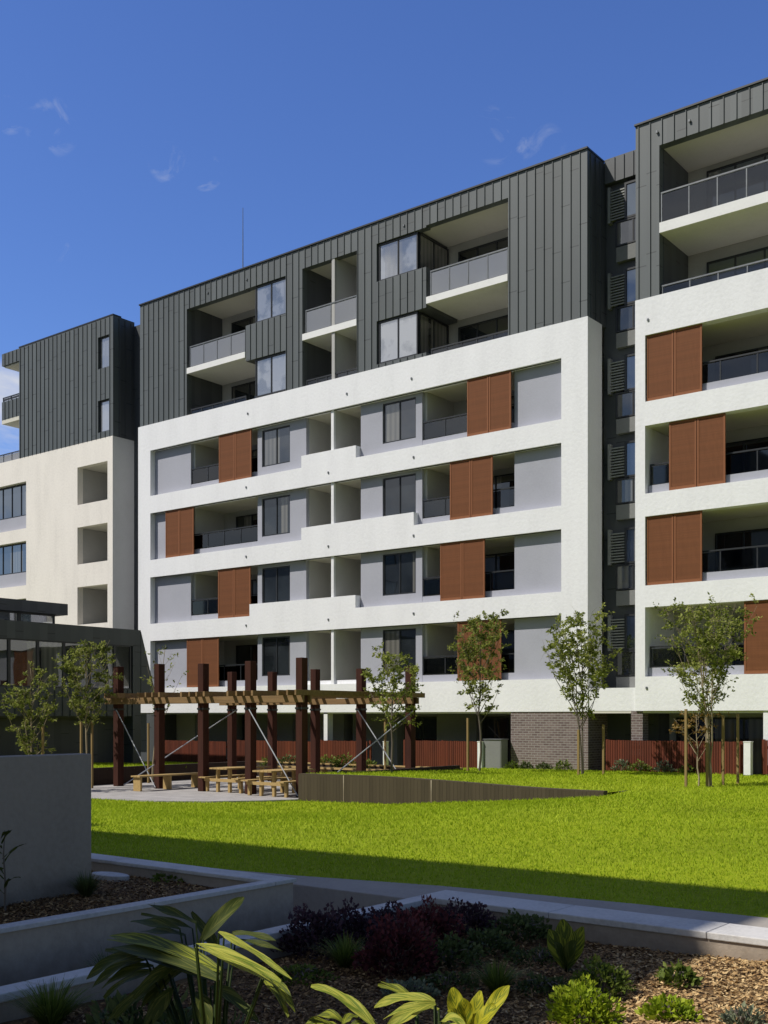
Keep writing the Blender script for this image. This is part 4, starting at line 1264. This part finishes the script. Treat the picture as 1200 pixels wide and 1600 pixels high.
shrub(bed(760, 1490), .24, .18, 600, .04, 'darkgreen', 'low dark shrub behind the mid green tuft', seed=27, width=.45)
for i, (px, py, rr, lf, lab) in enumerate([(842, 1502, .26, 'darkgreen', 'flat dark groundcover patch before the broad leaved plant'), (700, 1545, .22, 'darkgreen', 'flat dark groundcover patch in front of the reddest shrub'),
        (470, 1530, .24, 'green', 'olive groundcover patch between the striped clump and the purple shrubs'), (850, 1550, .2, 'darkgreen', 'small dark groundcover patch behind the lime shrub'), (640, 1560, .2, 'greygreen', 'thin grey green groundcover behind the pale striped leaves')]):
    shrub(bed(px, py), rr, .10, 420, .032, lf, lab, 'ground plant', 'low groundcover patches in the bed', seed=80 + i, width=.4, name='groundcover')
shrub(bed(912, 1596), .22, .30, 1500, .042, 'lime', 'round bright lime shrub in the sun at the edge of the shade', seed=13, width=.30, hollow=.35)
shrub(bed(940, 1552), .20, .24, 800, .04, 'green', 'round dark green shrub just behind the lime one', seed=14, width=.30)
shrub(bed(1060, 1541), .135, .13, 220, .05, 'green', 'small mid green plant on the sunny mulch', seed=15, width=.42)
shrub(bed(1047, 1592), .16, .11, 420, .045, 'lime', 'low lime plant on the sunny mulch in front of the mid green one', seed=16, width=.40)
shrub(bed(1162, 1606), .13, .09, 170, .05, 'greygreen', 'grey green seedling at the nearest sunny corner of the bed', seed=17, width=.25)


def leafblade(mesh, pts, w, r, fold=.25, up=Vector((0, 0, 1))):
    """long curved leaf through world points (quadratic), half width w"""
    Vs, Fc, Rn, Ac, Al = mesh
    p0, p1, p2 = pts; n = 10; i0 = len(Vs); q = r.random()
    for s in range(n + 1):
        f = s / n
        p = p0 * (1 - f) ** 2 + p1 * 2 * f * (1 - f) + p2 * f * f
        tan = ((p1 - p0) * (1 - f) + (p2 - p1) * f).normalized()
        sd = tan.cross(up); sd = sd.normalized() if sd.length > 1e-3 else tan.orthogonal().normalized()
        nn = sd.cross(tan)
        ww = w * (math.sin(math.pi * min(1, f * .93 + .05)) ** .75) + .0008
        wav = .006 * math.sin(f * 9 + q * 6)
        for k in (-1, -.5, 0, .5, 1):
            Vs.append(tuple(p + sd * ww * k + nn * (abs(k) * ww * fold + wav * k * abs(k)))); Ac.append(k); Al.append(f)
    for s in range(n):
        for k in range(4):
            a = i0 + s * 5 + k; Fc.append((a, a + 1, a + 6, a + 5)); Rn.append(q)


def toCam(p):
    return (Vector((CU, -CV, EYE)) - p).normalized()


def ginger(root_px, Yr, leaves, label, seed, name='ginger_plant', mats=('ginger_dark', 'ginger_half', 'ginger_pale')):
    r = random.Random(seed)
    u, v, _ = at(root_px, 1500, Yr); root = (u, v, bedz(u, v)); t = thing(name, label, 'plant', root)
    rp = Vector(W(*root))
    stem = MB()
    for (x0, y0, d0, x1, y1, d1, bulge, w, kind) in leaves:
        reps = [(0, 0, 0)] if name != 'ginger_plant' else [(0, 0, 0), (r.uniform(-16, 16), r.uniform(4, 20), r.uniform(.05, .2))]
        for (jx, jy, jd) in reps:
          a = Vector(W(*at(x0 + jx * .5, y0 + jy * .6, d0 + jd))); b = Vector(W(*at(x1 + jx, y1 + jy, d1 + jd)))
          mid = (a + b) / 2 + Vector((0, 0, bulge))
          g = ([], [], [], [], [])
          upv = (Vector((0, 0, 1)) + toCam(mid) * .8).normalized()
          leafblade(g, (a, mid, b), w * (1.45 if name != 'ginger_plant' else .95) * (.8 if jx else 1), r, up=upv)
          o = rndmesh('leaf', np.array(g[0]), np.array(g[1], np.int32), g[2], mats[kind], t, {'across': g[3], 'along': g[4]})
          o.data.polygons.foreach_set('use_smooth', [True] * len(o.data.polygons))
          stem.path([rp + Vector((r.uniform(-.06, .06), r.uniform(-.06, .06), -.04)), rp.lerp(a, .55) + Vector((0, 0, .08)), a], [.010, .008, .004], 5)
    stem.build('stem', 'green', t, smooth=True)
    return t


ginger(335, 5.0, [
    (307, 1442, 5.4, 232, 1413, 5.6, .01, .026, 0), (318, 1468, 5.3, 382, 1402, 5.5, .03, .042, 0), (282, 1452, 5.4, 205, 1440, 5.6, .02, .034, 0),
    (345, 1517, 5.0, 172, 1462, 5.6, .06, .050, 1), (342, 1530, 4.9, 175, 1480, 5.5, .05, .048, 0), (225, 1490, 5.4, 136, 1530, 5.5, .06, .05, 0),
    (308, 1474, 4.3, 440, 1534, 3.95, .03, .022, 2), (343, 1456, 4.3, 441, 1518, 4.05, .02, .014, 2), (415, 1524, 4.2, 462, 1582, 4.0, .05, .020, 1),
    (364, 1458, 5.3, 432, 1470, 5.2, .02, .02, 0), (250, 1475, 5.5, 320, 1500, 5.1, .03, .034, 0), (290, 1500, 5.3, 210, 1560, 5.3, .05, .044, 0),
    (255, 1530, 5.4, 180, 1590, 5.4, .04, .04, 0), (345, 1490, 5.5, 300, 1425, 5.7, .0, .03, 0), (330, 1540, 5.2, 395, 1590, 5.0, .04, .034, 0),
    (240, 1510, 5.5, 160, 1545, 5.6, .06, .04, 0), (270, 1545, 5.3, 240, 1600, 5.2, .04, .036, 0), (310, 1550, 5.2, 330, 1605, 5.0, .03, .034, 0)],
    'big clump of long striped green and cream leaves leaning toward the planter', 21)
ginger(590, 3.9, [(588, 1606, 3.8, 487, 1541, 4.0, .06, .022, 2), (540, 1600, 3.9, 490, 1592, 4.0, .05, .018, 1), (535, 1602, 3.8, 560, 1590, 3.8, .03, .014, 1),
                  (520, 1604, 4.0, 478, 1600, 4.0, .03, .016, 1)],
       'small clump with one arching striped leaf beside the big clump', 22)
ginger(690, 3.9, [(680, 1566, 3.9, 586, 1574, 4.0, .05, .026, 2), (682, 1568, 3.85, 606, 1604, 3.8, .03, .022, 2), (650, 1560, 4.2, 596, 1534, 4.3, .01, .014, 1),
                  (690, 1596, 3.8, 728, 1606, 3.7, .04, .022, 2)],
       'striped clump with two broad pale leaves spread just above the bed', 23)
ginger(735, 4.4, [(718, 1602, 4.4, 708, 1543, 4.45, .02, .024, 0), (728, 1604, 4.4, 726, 1560, 4.4, .02, .022, 0), (738, 1602, 4.4, 752, 1548, 4.45, .0, .02, 0),
                  (752, 1604, 4.35, 797, 1540, 4.4, .02, .022, 0), (745, 1606, 4.3, 775, 1570, 4.3, .02, .02, 0), (722, 1606, 4.3, 700, 1580, 4.3, .02, .02, 0)],
       'upright bright yellow blotched plant between the striped clump and the lime shrub', 24, 'croton_plant', ('croton', 'croton', 'croton'))
Yb = 8.6
ginger(885, Yb, [(884, 1512, Yb, 858, 1452, Yb + .05, .02, .055, 1), (886, 1512, Yb, 880, 1436, Yb + .1, .02, .06, 1), (888, 1512, Yb, 912, 1448, Yb, .02, .05, 1), (886, 1512, Yb - .1, 900, 1470, Yb - .2, .02, .05, 0),
                 (884, 1512, Yb - .1, 866, 1474, Yb - .2, .02, .05, 0)],
       'plant of broad upright yellow green leaves in front of the pale coping', 25, 'broadleaf_plant')

for i, (px, Y, rx, h, lab) in enumerate([(318, 5.6, .34, .42, 'dark shrub in the shade beneath the striped leaves, nearest the planter'), (395, 5.2, .26, .30, 'dark shrub beneath the tips of the cream striped leaves'), (215, 6.3, .36, .36, 'dark shrub at the drooping side of the big striped clump')]):
    u, v, _ = at(px, 1500, Y); shrub((u, v, bedz(u, v)), rx, h, 900, .085, 'darkgreen', lab, seed=90 + i, width=.2, up=.3)

# planter: fine tuft and a thin sapling before the tall wall
def pbed(px, py):
    Y = 1.74 * F / (py - 1119); u, v, _ = at(px, py, Y); return (u, v, PB)


tuft(pbed(135, 1402), .24, .30, 380, .004, 'darkgreen', 'dark fine tuft at the end of the tall grey wall', group=G2, seed=31)
shrub(pbed(270, 1376), .22, .06, 160, .05, 'green', 'low green ground plant by the flat stone', seed=32)
u, v, z = pbed(8, 1424)
st = thing('sapling', 'thin bare leaved sapling standing against the tall grey wall', 'plant', (u, v, z))
m = MB(); p = Vector(W(u, v, z)); m.path([p - Vector((0, 0, .03)), p + Vector((.01, 0, .25)), p + Vector((-.02, 0, .5)), p + Vector((-.03, .02, .72))], [.012, .01, .007, .003], 5); m.build('stem', 'bark', st, smooth=True)
g = ([], [], [], [], []); r = random.Random(5)
for k in range(12):
    a = p + Vector((-.005 * k, 0, .15 + .045 * k)); an = r.uniform(0, 6.28); b = a + Vector((math.cos(an) * .2, math.sin(an) * .2, r.uniform(.0, .16)))
    leafblade(g, (a, (a + b) / 2 + Vector((0, 0, .04)), b), .014, r)
rndmesh('leaf_cluster', np.array(g[0]), np.array(g[1], np.int32), g[2], 'ginger_dark', st, {'across': g[3], 'along': g[4]})

# low plants along the fences and brick wall, and lush ones behind the pergola
GF = 'low shrubs along the fences'
for i, (px, Y, w, h, lf, lab) in enumerate([
        (972, 37.2, .30, .42, 'greygreen', 'pale green shrub by the fence nearest the brick pier'), (1000, 36.6, .34, .36, 'green', 'pale tipped shrub between the two beside the brick pier'),
        (1038, 36.2, .34, .36, 'greygreen', 'third low shrub along the fence behind the leaning stake'), (1075, 35.8, .26, .26, 'green', 'small low shrub at the foot of the leaning stake'),
        (880, 38.2, .30, .36, 'green', 'low shrub before the brick wall toward its outer corner'), (850, 38.5, .25, .24, 'darkgreen', 'lowest small shrub before the middle of the brick wall'), (822, 38.8, .22, .28, 'darkgreen', 'dark small shrub before the brick wall by the cabinet'),
        (800, 38.9, .2, .3, 'green', 'tiny shrub where the cabinet meets the brick wall')]):
    l = base_loc(px, Y); shrub(l, w, h, 230, .085, lf, lab, group=GF, seed=40 + i)
for i, (px, Y, w, h, lf, lab) in enumerate([
        (512, 41.5, .45, .45, 'green', 'leafy green shrub behind the post nearest the retaining wall end'), (540, 40.6, .5, .5, 'green', 'fuller leafy green shrub between pergola posts and fence'), (450, 42.6, .45, .5, 'darkgreen', 'darker leafy shrub seen above the picnic tables'),
        (425, 43.0, .4, .4, 'green', 'green shrub against the fence behind the middle posts'), (575, 40.0, .35, .35, 'green', 'small green shrub under the crossing brace rods')]):
    l = base_loc(px, Y); shrub(l, w, h, 300, .10, lf, lab, group=GF, seed=60 + i)

# ================================================================= CAMERA, LIGHT, SKY
cam = bpy.data.cameras.new('camera'); co = bpy.data.objects.new('camera', cam); C.objects.link(co); S.camera = co
co.location = (CU, -CV, EYE); co.rotation_euler = (math.radians(90), 0, math.asin(.6163))
cam.sensor_fit = 'VERTICAL'; cam.sensor_height = 32; cam.lens = F / 1600 * 32; cam.shift_y = (1119 - 800) / 1600
cam.clip_start = .05; cam.clip_end = 5000

EL, AZ = math.radians(50), math.radians(36)
sx, sy = -math.sin(AZ), -math.cos(AZ)                  # towards the sun, horizontally
sun = bpy.data.lights.new('sun', 'SUN'); so = bpy.data.objects.new('sun', sun); C.objects.link(so)
sun.energy = 4.4; sun.angle = math.radians(.53); sun.color = (1, .95, .87)
sd = Vector((sx * math.cos(EL), sy * math.cos(EL), math.sin(EL)))
so.rotation_euler = sd.to_track_quat('Z', 'Y').to_euler(); so.location = (0, -20, 40)

wd = bpy.data.worlds.new('World'); S.world = wd; wd.use_nodes = True
nt = wd.node_tree; L = nt.links.new
for n in list(nt.nodes): nt.nodes.remove(n)
out = nt.nodes.new('ShaderNodeOutputWorld'); bg = N(nt, 'ShaderNodeBackground', i_Strength=.10); L(bg.outputs[0], out.inputs[0])
sky = N(nt, 'ShaderNodeTexSky', sky_type='NISHITA', sun_disc=False); sky.sun_elevation = EL; sky.sun_rotation = math.atan2(sx, sy)
sky.air_density = 1.0; sky.dust_density = .3; sky.ozone_density = 2.5; sky.altitude = 100
hs = N(nt, 'ShaderNodeHueSaturation', i_Saturation=1.12, i_Value=1.0, i_Hue=.512); L(sky.outputs[0], hs.inputs['Color'])
tc = N(nt, 'ShaderNodeTexCoord')
# clouds: a bank behind the photographer (mirrored in the upper windows) and a few wisps over the roofs
mp = N(nt, 'ShaderNodeMapping'); mp.inputs['Scale'].default_value = (1, 1, 1.8); L(tc.outputs['Generated'], mp.inputs[0])
cn = N(nt, 'ShaderNodeTexNoise', i_Scale=4.2, i_Detail=9., i_Roughness=.58, i_Distortion=.4); L(mp.outputs[0], cn.inputs['Vector'])
wn = N(nt, 'ShaderNodeTexNoise', i_Scale=26., i_Detail=7., i_Roughness=.6, i_Distortion=1.2); L(mp.outputs[0], wn.inputs['Vector'])


def direction(px, py):
    a = Vector(W(*at(px, py, 10))) - Vector((CU, -CV, EYE)); return a.normalized()


def blob(d, r):
    """1 at direction d falling to 0 at angle r"""
    dt = N(nt, 'ShaderNodeVectorMath', operation='DOT_PRODUCT'); dt.inputs[1].default_value = d
    nm = N(nt, 'ShaderNodeVectorMath', operation='NORMALIZE'); L(tc.outputs['Generated'], nm.inputs[0]); L(nm.outputs[0], dt.inputs[0])
    mr = N(nt, 'ShaderNodeMapRange', clamp=True); mr.inputs['From Min'].default_value = math.cos(r); mr.inputs['From Max'].default_value = 1
    L(dt.outputs['Value'], mr.inputs['Value']); return mr.outputs[0]


def mul(a, b):
    n = N(nt, 'ShaderNodeMath', operation='MULTIPLY', use_clamp=True)
    L(a, n.inputs[0])
    if isinstance(b, float): n.inputs[1].default_value = b
    else: L(b, n.inputs[1])
    return n.outputs[0]


def add(a, b):
    n = N(nt, 'ShaderNodeMath', operation='ADD', use_clamp=True); L(a, n.inputs[0]); L(b, n.inputs[1]); return n.outputs[0]


big = ramp(nt, [(.44, (0, 0, 0)), (.62, (1, 1, 1))]); L(cn.outputs['Fac'], big.inputs[0])
wis = ramp(nt, [(.50, (0, 0, 0)), (.72, (1, 1, 1))]); L(wn.outputs['Fac'], wis.inputs[0])
bank = blob(Vector((-.60, -.70, .40)).normalized(), 1.05)
bs = N(nt, 'ShaderNodeMath', operation='MULTIPLY', i_1=3., use_clamp=True); L(bank, bs.inputs[0])
tot = mul(mul(big.outputs[0], bs.outputs[0]), .85)
for (px, py, r, k) in [(-15, 662, .055, .95), (82, 198, .022, .24), (12, 180, .014, .3), (262, 255, .016, .22), (320, 268, .015, .36), (782, 212, .024, .2), (848, 232, .02, .12), (92, 390, .01, .2)]:
    b_ = mul(blob(direction(px, py), r), 2.2)
    tot = add(tot, mul(mul(b_, wis.outputs[0] if px > 0 else big.outputs[0]), float(k)))
mx = N(nt, 'ShaderNodeMix', data_type='RGBA'); mx.inputs['B'].default_value = (7.0, 7.15, 7.5, 1)
L(tot, mx.inputs['Factor'])
# the sky is deepest and brightest away from the sun, over the roofs
dn = N(nt, 'ShaderNodeVectorMath', operation='DOT_PRODUCT'); dn.inputs[1].default_value = (-.6163, .7875, 0); L(tc.outputs['Generated'], dn.inputs[0])
gm = N(nt, 'ShaderNodeMapRange', clamp=True); gm.inputs['From Min'].default_value = -.1; gm.inputs['From Max'].default_value = .6; gm.inputs['To Min'].default_value = 0; gm.inputs['To Max'].default_value = 1
L(dn.outputs['Value'], gm.inputs['Value'])
tn = N(nt, 'ShaderNodeMix', data_type='RGBA'); tn.inputs['A'].default_value = (.70, .67, .62, 1); tn.inputs['B'].default_value = (1.03, 1.24, 1.56, 1)
tn.clamp_factor = True; L(gm.outputs[0], tn.inputs['Factor'])
sv = N(nt, 'ShaderNodeVectorMath', operation='MULTIPLY'); L(hs.outputs[0], sv.inputs[0]); L(tn.outputs['Result'], sv.inputs[1])
L(sv.outputs[0], mx.inputs['A']); L(mx.outputs['Result'], bg.inputs[0])

S.view_settings.view_transform = 'Standard'; S.view_settings.look = 'None'; S.view_settings.exposure = 0; S.view_settings.gamma = 1
S.cycles.use_denoising = True; S.cycles.max_bounces = 7; S.cycles.diffuse_bounces = 3; S.cycles.transparent_max_bounces = 12
S.cycles.sample_clamp_indirect = 6
